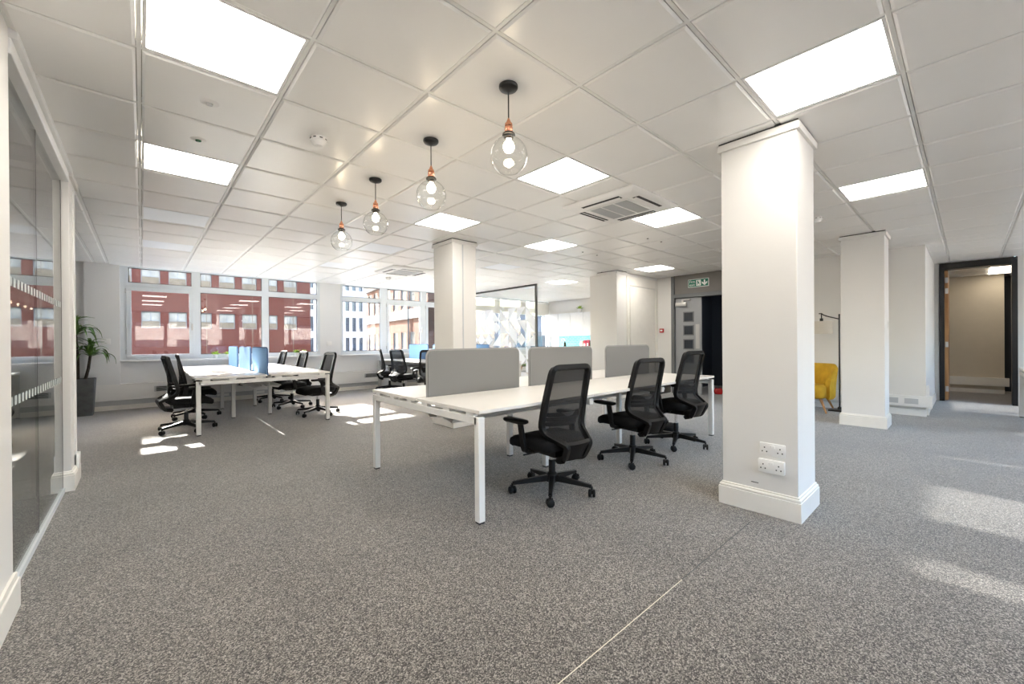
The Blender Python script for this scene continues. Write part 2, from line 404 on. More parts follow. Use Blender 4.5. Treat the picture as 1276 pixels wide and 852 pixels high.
# ceiling
ceil = struct(MB().box(-3.1, YB-.2, 2.64, 11.3, YF+.2, 2.70).build('ceiling', 'plenum'), 'suspended ceiling of white square tiles')
rects = [(XL, YB, XR, YF), (XR, YB, 11.15, .43), (XR, 5.53, 11.04, YF), (-3.0, 5.07, XL, YF)]
LIT = [(0, 3), (0, 6), (4, 3), (4, 6), (7, 6), (7, 3), (12, 6), (8, 0), (4, 0), (0, 0), (4, -3), (8, -3), (12, -3), (12, 10), (16, 10)]  # kitchen panels switched on for brightness; rear-side ones added unseen for lighting
OFF = [(0, 9), (0, 12), (4, 9), (4, 12), (8, 9), (8, 12), (12, 12), (0, -3)]
CASS = [(3.26, 1.99, 4.1, 2.83), (3.40, 6.95, 4.24, 7.79)]
holes = set(LIT+OFF)
def seen(x, y):
    v = Vector((x, y, CE-CAM_H)); c = v.dot(fw)
    return c > .05 and abs(v.dot(rt)/c) < 1.36 and abs(v.dot(up)/c) < .98
cells = []
for r in rects:
    for i in range(-6, 20):
        for j in range(-9, 18):
            x0, y0 = G0X+i*T, G0Y+j*T
            a0, b0, a1, b1 = max(x0, r[0]), max(y0, r[1]), min(x0+T, r[2]), min(y0+T, r[3])
            if a1-a0 < .03 or b1-b0 < .03 or (i, j) in holes: continue
            cells.append((math.hypot((a0+a1)/2, (b0+b1)/2), not seen((a0+a1)/2, (b0+b1)/2), a0, b0, a1, b1))
cells.sort(key=lambda q: (q[1], q[0]))
gb = .012; bb_ = .0085
def tile_geo(b, x0, y0, x1, y1, z=CE):
    x0 += gb; y0 += gb; x1 -= gb; y1 -= gb; e = .012
    b.loft([[(x0, y0, z+.02), (x1, y0, z+.02), (x1, y1, z+.02), (x0, y1, z+.02)],
            [(x0, y0, z-.003), (x1, y0, z-.003), (x1, y1, z-.003), (x0, y1, z-.003)],
            [(x0+e, y0+e, z-.010), (x1-e, y0+e, z-.010), (x1-e, y1-e, z-.010), (x0+e, y1-e, z-.010)]])
full = MB(); tile_geo(full, -T/2, -T/2, T/2, T/2, 0); full_me = full.mesh('ceiling_tile', 'ceiling_tile')
rest = MB(); cnt = 0
for q in cells:
    _, hid, a0, b0, a1, b1 = q
    if hid or cnt >= 300: tile_geo(rest, a0, b0, a1, b1); continue
    cnt += 1
    if a1-a0 > T-.001 and b1-b0 > T-.001: link('ceiling_tile', full_me, ceil, ((a0+a1)/2, (b0+b1)/2, CE))
    else:
        b = MB(); tile_geo(b, a0, b0, a1, b1); b.build('ceiling_tile', 'ceiling_tile', ceil)
o = rest.build('ceiling_tile', 'ceiling_tile', ceil); o['kind'] = 'stuff'
for r in rects:
    for i in range(-6, 20):
        x = G0X+i*T
        if r[0]-.001 <= x <= r[2]: B(x-bb_, r[1], CE-.001, x+bb_, r[3], CE+.03).build('grid_bar', 'grid_bar', ceil)
    for j in range(-9, 18):
        y = G0Y+j*T
        if r[1] <= y <= r[3]: B(r[0], y-bb_, CE-.0015, r[2], y+bb_, CE+.03).build('grid_bar', 'grid_bar', ceil)
    eb = MB().box(r[0], r[1], CE-.002, r[0]+.02, r[3], CE+.03).box(r[2]-.02, r[1], CE-.002, r[2], r[3], CE+.03).box(r[0], r[1], CE-.002, r[2], r[1]+.02, CE+.03).box(r[0], r[3]-.02, CE-.002, r[2], r[3], CE+.03)
    eb.build('edge_trim', 'grid_bar', ceil)

# ------------------------------------------------------------------ windows of the front wall
def window(n, y, x0, x1, panes, s, sash=(), zb=.87, zt=CE, transom=True):
    """s = -1: room lies towards -Y. panes = list of (left, right) glass edges"""
    o = struct(B(x0, y-.02, zb, x1, y+.05, zb+.08).build('window_%d' % n, 'window_frame'))
    B(x0, y+s*.12, zb-.03, x1, y+.02, zb).build('window_sill', 'white_paint', o, bevel=.004)
    edges = [x0]+[v for p in panes for v in p]+[x1]
    for k in range(0, len(edges), 2): B(edges[k], y-.025, zb+.08, edges[k+1], y+.05, zt).build('mullion', 'window_frame', o)
    for k, (a, b) in enumerate(panes):
        if transom: B(a, y-.025, 2.165, b, y+.05, 2.275).build('transom', 'window_frame', o)
        B(a, y-.025, zt-.03, b, y+.05, zt).build('head_rail', 'window_frame', o)
        for z0, z1 in (((zb+.08, 2.165), (2.275, zt-.03)) if transom else ((zb+.08, zt-.03),)):
            g = B(a, y+.008, z0, b, y+.014, z1).build('pane', 'window_glass', o)
            gs = MB()
            for q in ((a, z0, b, z0+.012), (a, z1-.012, b, z1), (a, z0, a+.012, z1), (b-.012, z0, b, z1)): gs.box(q[0], y+.002, q[1], q[2], y+.02, q[3])
            gs.build('glazing_seal', 'seal_black', g)
        if k in sash:
            f = MB()
            for q in ((a-.03, zb+.04, b+.03, zb+.10), (a-.03, 2.13, b+.03, 2.20), (a-.03, zb+.1, a+.04, 2.13), (b-.04, zb+.1, b+.03, 2.13)):
                f.box(q[0], y-.045, q[1], q[2], y-.02, q[3])
            f = f.build('sash', 'window_frame', o, bevel=.003, seg=1)
            B(b-.012, y-.09, 1.42, b+.012, y-.045, 1.55).build('handle', 'steel', f, bevel=.004)
            for z in (1.02, 2.12): B(a-.045, y-.05, z-.04, a-.03, y-.02, z+.04).build('hinge', 'trunk_grey', f)
    return o
window(1, YF, -.28, 3.10, [(-.17, .735), (.87, 1.925), (2.05, 3.04)], -1, sash=(0,))
window(2, YF, 3.57, 7.10, [(3.62, 4.57), (4.77, 5.75), (5.92, 7.0)], -1, sash=(1, 2))
w3 = window(3, YF, 7.57, 11.0, [(7.65, 8.62), (8.8, 9.82), (9.98, 10.9)], -1)
for n, (a, b) in enumerate(bays):
    d = (b-a-.3)/3; window(4+n, YB, a, b, [(a+.05, a+.05+d), (a+.15+d, a+.15+2*d), (a+.25+2*d, b-.03)], 1, zb=.93, transom=False)
def blind(x0, x1, y, z0, s, label, group):
    t = thing('roller_blind', label, 'blind', ((x0+x1)/2, y, z0), 0, group); hw = (x1-x0)/2; h = CE-.06-z0
    B(-hw, -.004, .02, hw, .0, h-.04).build('cloth', 'blind_cloth', t)
    B(-hw, -.012, 0, hw, .008, .022).build('bottom_bar', 'white_paint', t, bevel=.003)
    MB().cyl((-hw, 0, h-.02), (hw, 0, h-.02), .028, 12).build('roller', 'white_paint', t, smooth=True)
for a, b in ((7.62, 8.68), (8.74, 9.86), (9.92, 10.93)):
    blind(a, b, YF-.06, 2.06, -1, 'cream roller blind half down over a kitchen window behind the glass screen', 'cream blinds on the kitchen windows')
for a, b in ((-.2, 1.2), (1.25, 2.70), (4.5, 5.7), (5.75, 7.05), (7.6, 9.62)):  # blinds added out of view, their gaps shape the reflected sun streaks
    blind(a, b, YB+.06, 2.08, 1, 'added cream roller blind shaping the light through the unseen rear windows', 'added cream blinds on the unseen rear windows')
for x, z in ((3.30, 1.14), (-.46, 1.21)):
    y = YF-.02 if x > 0 else YF-.10
    B(x-.06, y-.014, z-.05, x+.06, y, z+.05).build('wall_plate', 'white_plastic', wf, bevel=.004)
wlp = B(XL, 1.9, 1.2, XL+.01, 1.99, 1.29).build('switch_plate', 'white_plastic', wl, bevel=.003)

# ------------------------------------------------------------------ glass partition on the left
gp = struct(MB().box(-.485, 2.84, 0, -.455, 4.775, .035).build('wall_glass', 'window_frame'), 'full-height glass partition in a white frame')
MB().box(-.53, 2.84, 2.46, -.42, 4.80, 2.53).box(-.53, 2.84, 2.53, -.40, 4.80, CE+.02).build('head_frame', 'white_paint', gp, bevel=.003, seg=1)
MB().box(-.477, 4.775, .035, -.465, 4.785, 2.46).build('jamb_seal', 'seal_black', gp)
for a, b in ((2.84, 3.752), (3.758, 4.775)):
    B(-.476, a, .035, -.466, b, 2.46).build('glass_pane', 'partition_glass', gp)
B(-.4765, 3.752, .035, -.4655, 3.758, 2.46).build('glass_joint', 'seal_black', gp)
y = 2.88
while y < 4.74:
    for z in (1.452, .872): B(-.4645, y, z, -.4637, y+.045, z+.045).build('frosted_mark', 'frost_mark', gp)
    y += .085

# ------------------------------------------------------------------ ceiling lights
LL = {(0, 3): 'lit square LED ceiling panel next to the recessed white sensor', (0, 6): 'lit square LED ceiling panel just beyond the green-lens sensor',
      (4, 3): 'lit square LED ceiling panel between the pendant row and the air conditioner', (4, 6): 'lit square LED ceiling panel right before the central column top',
      (7, 6): 'lit square LED ceiling panel beside two tiny dark ceiling fittings', (7, 3): 'lit square LED ceiling panel touching the corner of the air conditioner',
      (12, 10): 'square LED ceiling panel lit to brighten the kitchen, before the windows with blinds', (16, 10): 'added square LED ceiling panel brightening the kitchen worktop', (12, 6): 'lit square LED ceiling panel in front of the cream riser cupboard', (8, 0): 'lit square LED ceiling panel between the two right-hand white columns', (4, 0): 'large lit square LED ceiling panel right beside the socket column top'}
LO = {(0, 9): 'unlit square ceiling panel two tiles rows before the brick view windows, planter side', (0, 12): 'unlit square ceiling panel close to the windows above the planter side chairs', (4, 9): 'unlit square ceiling panel behind the hanging pendants, before the far air conditioner',
      (4, 12): 'unlit square ceiling panel near the pier between the windows', (8, 9): 'unlit square ceiling panel before the black-framed glass screen', (8, 12): 'unlit square ceiling panel next to the windows beside the patterned screen',
      (12, 12): 'unlit square ceiling panel close to the kitchen windows', (0, -3): 'unlit square ceiling panel by the rear window wall'}
def ceiling_light(i, j, lit, base=[None, None]):
    k = 0 if lit else 1
    x, y = G0X+(i+.5)*T, G0Y+(j+.5)*T
    lab = LL.get((i, j), 'added square LED ceiling panel, unseen, lighting the rear window side of the room') if lit else LO[(i, j)]
    if base[k] is None:
        t = thing('ceiling_light', lab, 'ceiling light', (x, y, CE-.004), 0, 'lit square ceiling panels' if lit else 'unlit square ceiling panels')
        h = T/2-gb; f = MB()
        for q in ((-h, -h, h, -h+.014), (-h, h-.014, h, h), (-h, -h+.014, -h+.014, h-.014), (h-.014, -h+.014, h, h-.014)): f.box(q[0], q[1], 0, q[2], q[3], .03)
        f.build('frame', 'white_paint', t)
        B(-h+.014, -h+.014, .003, h-.014, h-.014, .02).build('diffuser', 'panel_lit' if lit else 'panel_off_glow', t)
        base[k] = t
    else: dup(base[k], (x, y, CE-.004), 0, lab)
for i, j in LIT: ceiling_light(i, j, True)
for i, j in OFF: ceiling_light(i, j, False)

# ------------------------------------------------------------------ outside
gnd = struct(B(-60, YF+.4, -9.2, 90, 140, -9).build('street', 'asphalt'))
def facade_windows(parent, xs, zs, wd, ht, y, frame='far_frame', pane='pane_pale', slab=None):
    for x in xs:
        for z in zs:
            f = MB()
            for q in ((0, 0, wd, .04), (0, ht-.04, wd, ht), (0, .04, .04, ht-.04), (wd-.04, .04, wd, ht-.04), (wd*.5-.025, ht*.42, wd*.5+.025, ht-.04), (.04, ht*.42, wd-.04, ht*.42+.05)): f.box(x+q[0], y-.02, z+q[1], x+q[2], y+.06, z+q[3])
            f = f.build('window', frame, parent); B(x+.05, y+.02, z+.05, x+wd-.05, y+.05, z+ht-.05).build('pane', pane, f)
            if slab: B(x+.02, y-.01, z+.02, x+wd-.02, y+.03, z+ht*.42).build('spandrel', slab, f)
FY = 38.
bb = thing('brick_building', 'long red brick building with rows of square windows, across the street', 'building', (0, 0, 0))
xs = [1.467*k for k in range(-6, 7)]; wdt, hgt = 1.0, 1.16
zs = [-5.35, -2.2, 2.25, 5.33, 8.4, 11.5, 14.6]; TOP = 17.3
b = MB()
for k, x in enumerate(xs):            # brick piers between the windows, bands above and below
    b.box(x+wdt, FY, -9, x+1.467, FY+.5, TOP)
b.box(xs[0]-3, FY, -9, xs[0], FY+.5, TOP); b.box(xs[-1]+1.467, FY, -9, xs[-1]+2.05, FY+.5, TOP)
lv = [-9]+[v for z in zs for v in (z, z+hgt)]+[TOP]
for k in range(0, len(lv), 2): b.box(xs[0]-3, FY+.003, lv[k], xs[-1]+2.05, FY+.5, lv[k+1])
b.box(xs[0]-3, FY+.5, -9, xs[-1]+2.05, FY+9, TOP-.1)
b.build('wall', 'brick_red', bb)
B(xs[0]-3.1, FY-.1, TOP, xs[-1]+2.1, FY+.6, TOP+.1).build('parapet', 'stone_white', bb)
B(xs[0]-3, FY+.1, TOP+.1, .2, FY+5, TOP+.75).build('roof_plant_room', 'stone_white', bb)
for x in (3.62, 6.56, 9.5): B(x-.02, FY-.01, -9, x+.02, FY, TOP).build('expansion_joint', 'slab_tan', bb)
facade_windows(bb, xs, zs, wdt, hgt, FY+.18, slab='slab_tan')
wb_ = thing('white_building', 'pale office block with tall narrow windows, seen past the window pier', 'building', (0, 0, 0))
Y2 = 75.
b = MB(); x0, x1 = 19.5, 36.; pit = 1.22; ww = .66; TOP2 = 19
cols = [x0+.5+k*pit for k in range(9)]; rows = [-8.0, -4.3, -.55, 3.1, 6.8, 10.5, 14.2]; hh = 2.5
e = [x0]+[v for c in cols for v in (c, c+ww)]+[x1]
for k in range(0, len(e), 2): b.box(e[k], Y2, -9, e[k+1], Y2+.6, TOP2)
lv = [-9]+[v for z in rows for v in (z, z+hh)]+[TOP2]
for k in range(0, len(lv), 2): b.box(x0, Y2+.004, lv[k], x1, Y2+.6, lv[k+1])
b.box(x0, Y2+.6, -9, x1, Y2+7, TOP2-.1); b.build('wall', 'concrete_white', wb_)
for c in cols:
    for z in rows: B(c, Y2+.3, z, c+ww, Y2+.36, z+hh).build('window', 'pane_blue', wb_)
B(31.2, Y2-.05, -9, 32.1, Y2, TOP2).build('glazed_strip', 'pane_blue', wb_)
# orange brick building, turned so that it runs away from us
ob = thing('brick_building', 'orange brick building with white stone bands and tall sash windows', 'building', (0, 0, 0))
b = MB(); wins = []; L = 18.; pit = 2.2
OX, OY, OR = 16.2, 27.5, math.radians(-8.6)
zz = [(-9, -3.2), (-3.2, -.7), (-.7, 3.15), (3.15, 4.2), (4.2, 4.7), (4.7, 7.2), (7.2, 7.8)]
ob.location = (OX, OY, 0); ob.rotation_euler[2] = OR
cols = [.6+k*pit for k in range(8)]; ww = 1.3
wz = [(-5.4, -2.6), (-.85, 2.0), (4.0, 6.3)]
e = [0]+[v for c in cols for v in (c, c+ww)]+[L]
for k in range(0, len(e), 2): b.box(0, e[k], -9, .5, e[k+1], 7.6)
lv = [-9]+[v for z in wz for v in z]+[7.6]
for k in range(0, len(lv), 2): b.box(.004, 0, lv[k], .5, L, lv[k+1])
b.box(.5, 0, -9, 6, L, 7.5); b.build('wall', 'brick_orange', ob)
for z0, z1, d in ((3.1, 3.9, .12), (6.6, 7.2, .25), (7.2, 7.55, .45), (-1.6, -1.3, .1)): B(-d, -.1, z0, 0, L+.1, z1).build('stone_band', 'stone_white', ob)
B(0, -.1, 7.6, 6, L, 8.0).build('roof', 'stone_white', ob)
for c in cols:
    for z0, z1 in wz:
        f = MB()
        for q in ((c, z0, c+ww, z0+.08), (c, z1-.08, c+ww, z1), (c, z0, c+.08, z1), (c+ww-.08, z0, c+ww, z1), (c, (z0+z1)/2-.03, c+ww, (z0+z1)/2+.03)): f.box(.06, q[0], q[1], .16, q[2], q[3])
        f = f.build('window', 'far_frame', ob); B(.11, c, z0, .14, c+ww, z1).build('pane', 'pane_pale', f)
MB().cyl((-.1, 4.1, -9), (-.1, 4.1, 7), .07, 8).build('drainpipe', 'pane_blue', ob)
# plain neighbours seen past the kitchen windows and far behind
nb = thing('grey_building', 'grey office block with horizontal window bands, seen through the kitchen windows', 'building', (0, 0, 0))
B(15.5, 17, -9, 60, 25, 9).build('wall', 'slate_grey', nb)
for z in (-3.2, -.2, 2.6, 5.6):
    for k in range(12): B(15.9+k*3, 16.96, z, 18.4+k*3, 17, z+1.9).build('window', 'pane_blue', nb)
rb = thing('office_block', 'pale office block across the street facing the rear windows', 'building', (0, 0, 0))
B(-15, -38, -9, 40, -30, 6).build('wall', 'concrete_white', rb)
for z in (-4, -.5, 2.8):
    for k in range(16): B(-14+k*3.3, -30, z, -11.6+k*3.3, -29.96, z+2).build('window', 'pane_blue', rb)
struct(B(-60, -80, -9.2, 90, YB-.4, -9).build('street', 'asphalt'))

# ------------------------------------------------------------------ doors on the right
# fire door, frame and panel over it
d1 = struct(MB().box(XR-.02, 4.33, 0, XR+.14, 4.40, 2.56).box(XR-.02, 2.72, 0, XR+.14, 2.79, 2.56).box(XR-.02, 2.79, 2.08, XR+.14, 4.33, 2.16).build('door_1', 'frame_grey', bevel=.003, seg=1), 'grey fire door in a dark grey frame')
B(XR+.02, 2.79, 2.16, XR+.06, 4.33, 2.60).build('over_panel', 'panel_taupe', d1)
leaf = B(XR+.04, 3.765, .01, XR+.085, 4.325, 2.075).build('door_leaf', 'door_grey', d1, bevel=.003, seg=1)
for z in (1.665, 1.375, 1.075, .775):
    f = MB()
    for q in ((3.92, z-.11, 4.15, z-.09), (3.92, z+.09, 4.15, z+.11), (3.92, z-.09, 3.94, z+.09), (4.13, z-.09, 4.15, z+.09)): f.box(XR+.03, q[0], q[1], XR+.05, q[2], q[3])
    f.build('vision_frame', 'frame_grey', leaf); B(XR+.034, 3.94, z-.09, XR+.042, 4.13, z+.09).build('vision_pane', 'pane_blue', leaf)
B(XR+.028, 3.80, .98, XR+.04, 3.88, 1.50).build('push_plate', 'steel', leaf)
B(XR-.03, 4.06, 1.90, XR+.04, 4.30, 1.98).build('door_closer', 'steel', leaf, bevel=.004)
MB().box(XR-.02, 4.12, 1.98, XR+.0, 4.16, 2.03).box(XR-.02, 3.98, 2.025, XR+.03, 4.16, 2.04).build('closer_arm', 'steel', leaf)
# lobby behind it
struct(MB().box(10.9, 2.6, 0, 11.02, 4.6, H).box(XR+.12, 4.42, 0, 11.0, 4.55, H).box(XR+.12, 2.60, 0, 11.0, 2.72, H).build('wall_lobby', 'navy'))
struct(B(XR+.1, 2.6, 2.45, 11.0, 4.6, 2.52).build('ceiling_lobby', 'wall_cool'))
B(9.3, 3.0, 2.437, 9.9, 3.6, 2.449).build('ceiling_emitter_panel', 'panel_lobby_fill', [o for o in C.objects if o.name == 'ceiling_lobby'][0])  # emitter added to lift the dark lobby
d2 = struct(MB().box(10.84, 2.9, 0, 10.9, 3.9, 2.02).build('door_2', 'door_dark'))
MB().box(10.80, 3.9, 0, 10.9, 3.98, 2.1).box(10.80, 2.72, 2.02, 10.9, 3.98, 2.1).build('door_frame', 'black_paint', d2)
B(10.76, 3.4, 1.88, 10.84, 3.75, 1.95).build('door_closer', 'steel', d2)
# doorway to the corridor
d3 = struct(MB().box(11.10, .30, 0, 11.32, .365, 2.555).box(11.10, -.565, 0, 11.32, -.50, 2.555).box(11.10, -.50, 2.44, 11.32, .30, 2.555).build('door_3', 'black_paint', bevel=.002, seg=1), 'open wooden door in a black frame')
leaf = B(11.20, .255, .01, 12.02, .298, 2.43).build('door_leaf', 'oak', d3)
for z in (.22, 1.05, 2.05, 2.25): B(11.19, .25, z-.05, 11.201, .29, z+.05).build('hinge', 'steel', leaf)
cw = struct(MB().box(13.3, -.50, 0, 13.45, 1.8, H).box(11.3, 1.7, 0, 13.4, 1.8, H).build('wall_corridor', 'beige_wall'))
struct(MB().box(11.32, -1.6, 0, 14.1, -1.45, H).box(14.0, -1.6, 0, 14.15, 1.8, H).box(13.45, 1.7, 0, 14.15, 1.8, H).build('wall_corridor_end', 'navy'))
B(13.20, -.56, .16, 13.3, 1.7, .33).build('trunking', 'trim_cream', cw); B(13.24, -.50, 0, 13.3, 1.7, .08).build('skirting', 'trim_cream', cw)
cc = struct(B(11.32, -1.6, 2.50, 14.1, 1.8, 2.58).build('ceiling_corridor', 'ceiling_tile'))
for x in (11.9, 12.5, 13.1): B(x-.012, -1.5, 2.493, x+.012, 1.75, 2.50).build('grid_bar', 'grid_bar', cc)
B(11.9, -.62, 2.485, 13.1, -.28, 2.497).build('ceiling_emitter_panel', 'panel_warm', cc)

# ------------------------------------------------------------------ office chair
def ring3(w, d, r, z, cy=0, drop=0., n=5):
    return [(x, y, z-(drop*max(0, y-.08)**2)) for x, y in rrect(w, d, r, n, 0, cy)]
def make_chair():
    t = thing('office_chair', 'chair', 'chair')
    # five-star base with casters
    b = MB(); b.lathe([(.045, .075), (.048, .09), (.045, .13), (.03, .15)], 14)
    for k in range(5):
        a = 2*PI*k/5; c, s = math.cos(a), math.sin(a)
        def P(r, q, z): return (r*c-q*s, r*s+q*c, z)
        b.hexa([P(.03, -.028, .085), P(.315, -.014, .068), P(.315, .014, .068), P(.03, .028, .085), P(.03, -.022, .132), P(.315, -.012, .092), P(.315, .012, .092), P(.03, .022, .132)])
    b.build('star_base', 'chair_plastic', t, bevel=.004, seg=1)
    for k in range(5):
        a = 2*PI*k/5; c, s = math.cos(a)*.315, math.sin(a)*.315; q = a+1.9
        dx, dy = math.cos(q), math.sin(q)
        cs = MB().cyl((c, s, .05), (c, s, .08), .008, 8)
        cs.loft([[(c+dx*u+dy*v, s+dy*u-dx*v, z) for u, v in ((-.028, -.006), (.02, -.006), (.02, .006), (-.028, .006))] for z in (.03, .058)])
        cs = cs.build('caster', 'chair_plastic', t)
        for sd in (-1, 1):
            A = Vector((c+dy*sd*.007, s-dx*sd*.007, .029)); D = Vector((dy*sd, -dx*sd, 0))
            wh = MB(); e = Vector((dx, dy, 0)); u = Vector((0, 0, 1))
            wh.loft([[tuple(A+D*h+(e*math.cos(2*PI*j/14)+u*math.sin(2*PI*j/14))*r) for j in range(14)] for h, r in ((0, .025), (.003, .029), (.014, .029), (.019, .022))])
            wh.build('wheel', 'chair_black', cs, smooth=True)
    MB().lathe([(.026, .12), (.026, .24), (.024, .245)], 14).build('gas_lift_cover', 'chair_plastic', t, smooth=True)
    MB().lathe([(.014, .15), (.014, .34)], 12).build('gas_lift', 'chrome', t, smooth=True)
    m = MB().box(-.11, -.15, .315, .11, .13, .365); m.box(-.20, -.02, .345, .20, .06, .375)
    m.cyl((.10, .06, .335), (.30, .07, .335), .006, 8); m.cyl((-.10, .0, .335), (-.28, .01, .335), .006, 8)
    m.build('tilt_mechanism', 'chair_plastic', t, bevel=.006, seg=1)
    # seat
    pr = [(.205, .19, .345, .37), (.235, .225, .06, .375), (.248, .24, .06, .395), (.25, .242, .07, .42), (.245, .237, .07, .442), (.22, .212, .07, .455), (.16, .155, .06, .460)]
    MB().loft([ring3(w_, d_, .09 if i else .09, z, .035, 1.05) for i, (w_, d_, _, z) in enumerate(pr)]).build('seat', 'seat_fabric', t, smooth=True, angle=60)
    # back frame: from under the seat, out to the knuckle, forward to the lumbar corner, up and over the top
    half = [(-.085, -.15, .295), (-.10, -.235, .315), (-.115, -.288, .425), (-.212, -.105, .515), (-.205, -.145, .72), (-.188, -.215, .985)]
    pts = half+[(-x, y, z) for x, y, z in reversed(half)]
    path = fillet(pts, [0, .03, .03, .07, .1, .05, .05, .1, .07, .03, .03, 0], 4)
    MB().sweep(path, [(-.018, -.019), (.018, -.019), (.018, .019), (-.018, .019)], up=(0, -1, .35)).build('back_frame', 'chair_plastic', t, bevel=.004, seg=1)
    # shell behind the knuckle
    def row(x, y, z, bul, n=8): return [(x*(2*k/n-1), y-bul*(1-(2*k/n-1)**2), z) for k in range(n+1)]
    sh = MB(); rows = [row(.085, -.155, .290, .0), row(.10, -.235, .31, .02), row(.118, -.292, .435, .02), row(.115, -.278, .455, .015), row(.10, -.275, .44, .0), row(.09, -.22, .33, .0), row(.085, -.155, .32, 0)]
    sh.loft(rows, cap=False, closed=False); sh.build('back_shell', 'chair_plastic', t, smooth=True)
    # mesh membrane
    rl = [(.112, -.282, .435, .012), (.158, -.205, .462, .05), (.207, -.115, .515, .08), (.207, -.120, .58, .075), (.205, -.135, .65, .055), (.203, -.150, .73, .045), (.197, -.18, .84, .03), (.190, -.199, .94, .022), (.186, -.216, .985, .015)]
    MB().loft([row(*q) for q in rl], cap=False, closed=False).build('mesh_back', 'chair_mesh', t, smooth=True)
    lb = MB()
    for z0, y0, w_ in ((.55, -.106, .155), (.585, -.112, .165), (.62, -.118, .16)):
        lb.loft([row(w_, y0+.004, z0, .066), row(w_, y0+.012, z0+.008, .064), row(w_, y0-.006+.01, z0+.03, .064), row(w_, y0-.014, z0+.03, .064), row(w_, y0-.008, z0, .066)], cap=False, closed=False)
    lb.build('lumbar_support', 'lumbar_black', t, smooth=True)
    for sx in (-1, 1):
        ar = MB(); path = fillet([(sx*.19, .02, .350), (sx*.262, .02, .352), (sx*.272, .055, .57)], .03, 3)
        ar.sweep(path, [(-.012, -.024), (.012, -.024), (.012, .024), (-.012, .024)], up=(0, 1, 0))
        ar = ar.build('armrest', 'chair_plastic', t, bevel=.004, seg=1)
        pd = MB(); pd.loft([[(sx*.285+x, .095+y, z) for x, y in rrect(a, b_, .035, 4)] for a, b_, z in ((.036, .112, .566), (.043, .122, .573), (.044, .124, .586), (.038, .116, .594))])
        pd.build('arm_pad', 'chair_black', ar, smooth=True, angle=50)
    return t
chair = make_chair()
def put_chair(x, y, deg, label, group, lift=0, star=0, first=[True]):
    if first[0]:
        first[0] = False; t = chair; chair.location = (x, y, 0); chair.rotation_euler[2] = math.radians(deg); chair['label'] = label; chair['group'] = group
    else: t = dup(chair, (x, y, 0), math.radians(deg), label, group)
    for c in t.children:
        if c.name.split('.')[0] in ('star_base', 'caster'): c.rotation_euler[2] = math.radians(star-deg)
        c.location.z = 0 if c.name.split('.')[0] in ('star_base', 'caster', 'gas_lift_cover') else lift
G1 = 'chairs along the grey-screened bench'; G2 = 'chairs around the blue-screened bench by the brick view'; G3 = 'chairs at the blue-screened bench past the column'
put_chair(2.375, 2.18, -4, 'black mesh-back office chair at the open end of the grey-screened bench', G1, -.01, 4)
put_chair(3.56, 2.20, -8, 'middle black mesh-back office chair of three along the grey-screened bench', G1, -.005, -6)
put_chair(4.43, 2.19, -3, 'black mesh-back office chair at the grey-screened bench, by its grey fire door end', G1, .045, -14)
put_chair(.44, 7.05, -84, 'black mesh chair on the planter side of the blue-screened bench, over the sunlit patch', G2)
put_chair(.62, 8.20, -92, 'black mesh chair on the planter side of the blue-screened bench, second from its open end', G2)
put_chair(2.13, 7.10, 96, 'black mesh chair at the blue-screened bench corner beside the large sunlit floor patch', G2)
put_chair(2.03, 8.25, 93, 'middle black mesh chair on the column side of the blue-screened bench', G2)
put_chair(1.96, 9.40, 90, 'black mesh chair on the column side of the blue-screened bench, nearest the windows', G2)
put_chair(4.42, 9.30, -112, 'black mesh chair turned beside the drawer unit next to the window wall', G3)
put_chair(4.35, 8.45, -76, 'black mesh chair between the two white drawer units of the bench past the column', G3)
put_chair(4.38, 7.36, -30, 'black mesh chair turned aside behind the grey screen, at the far bench', G3)

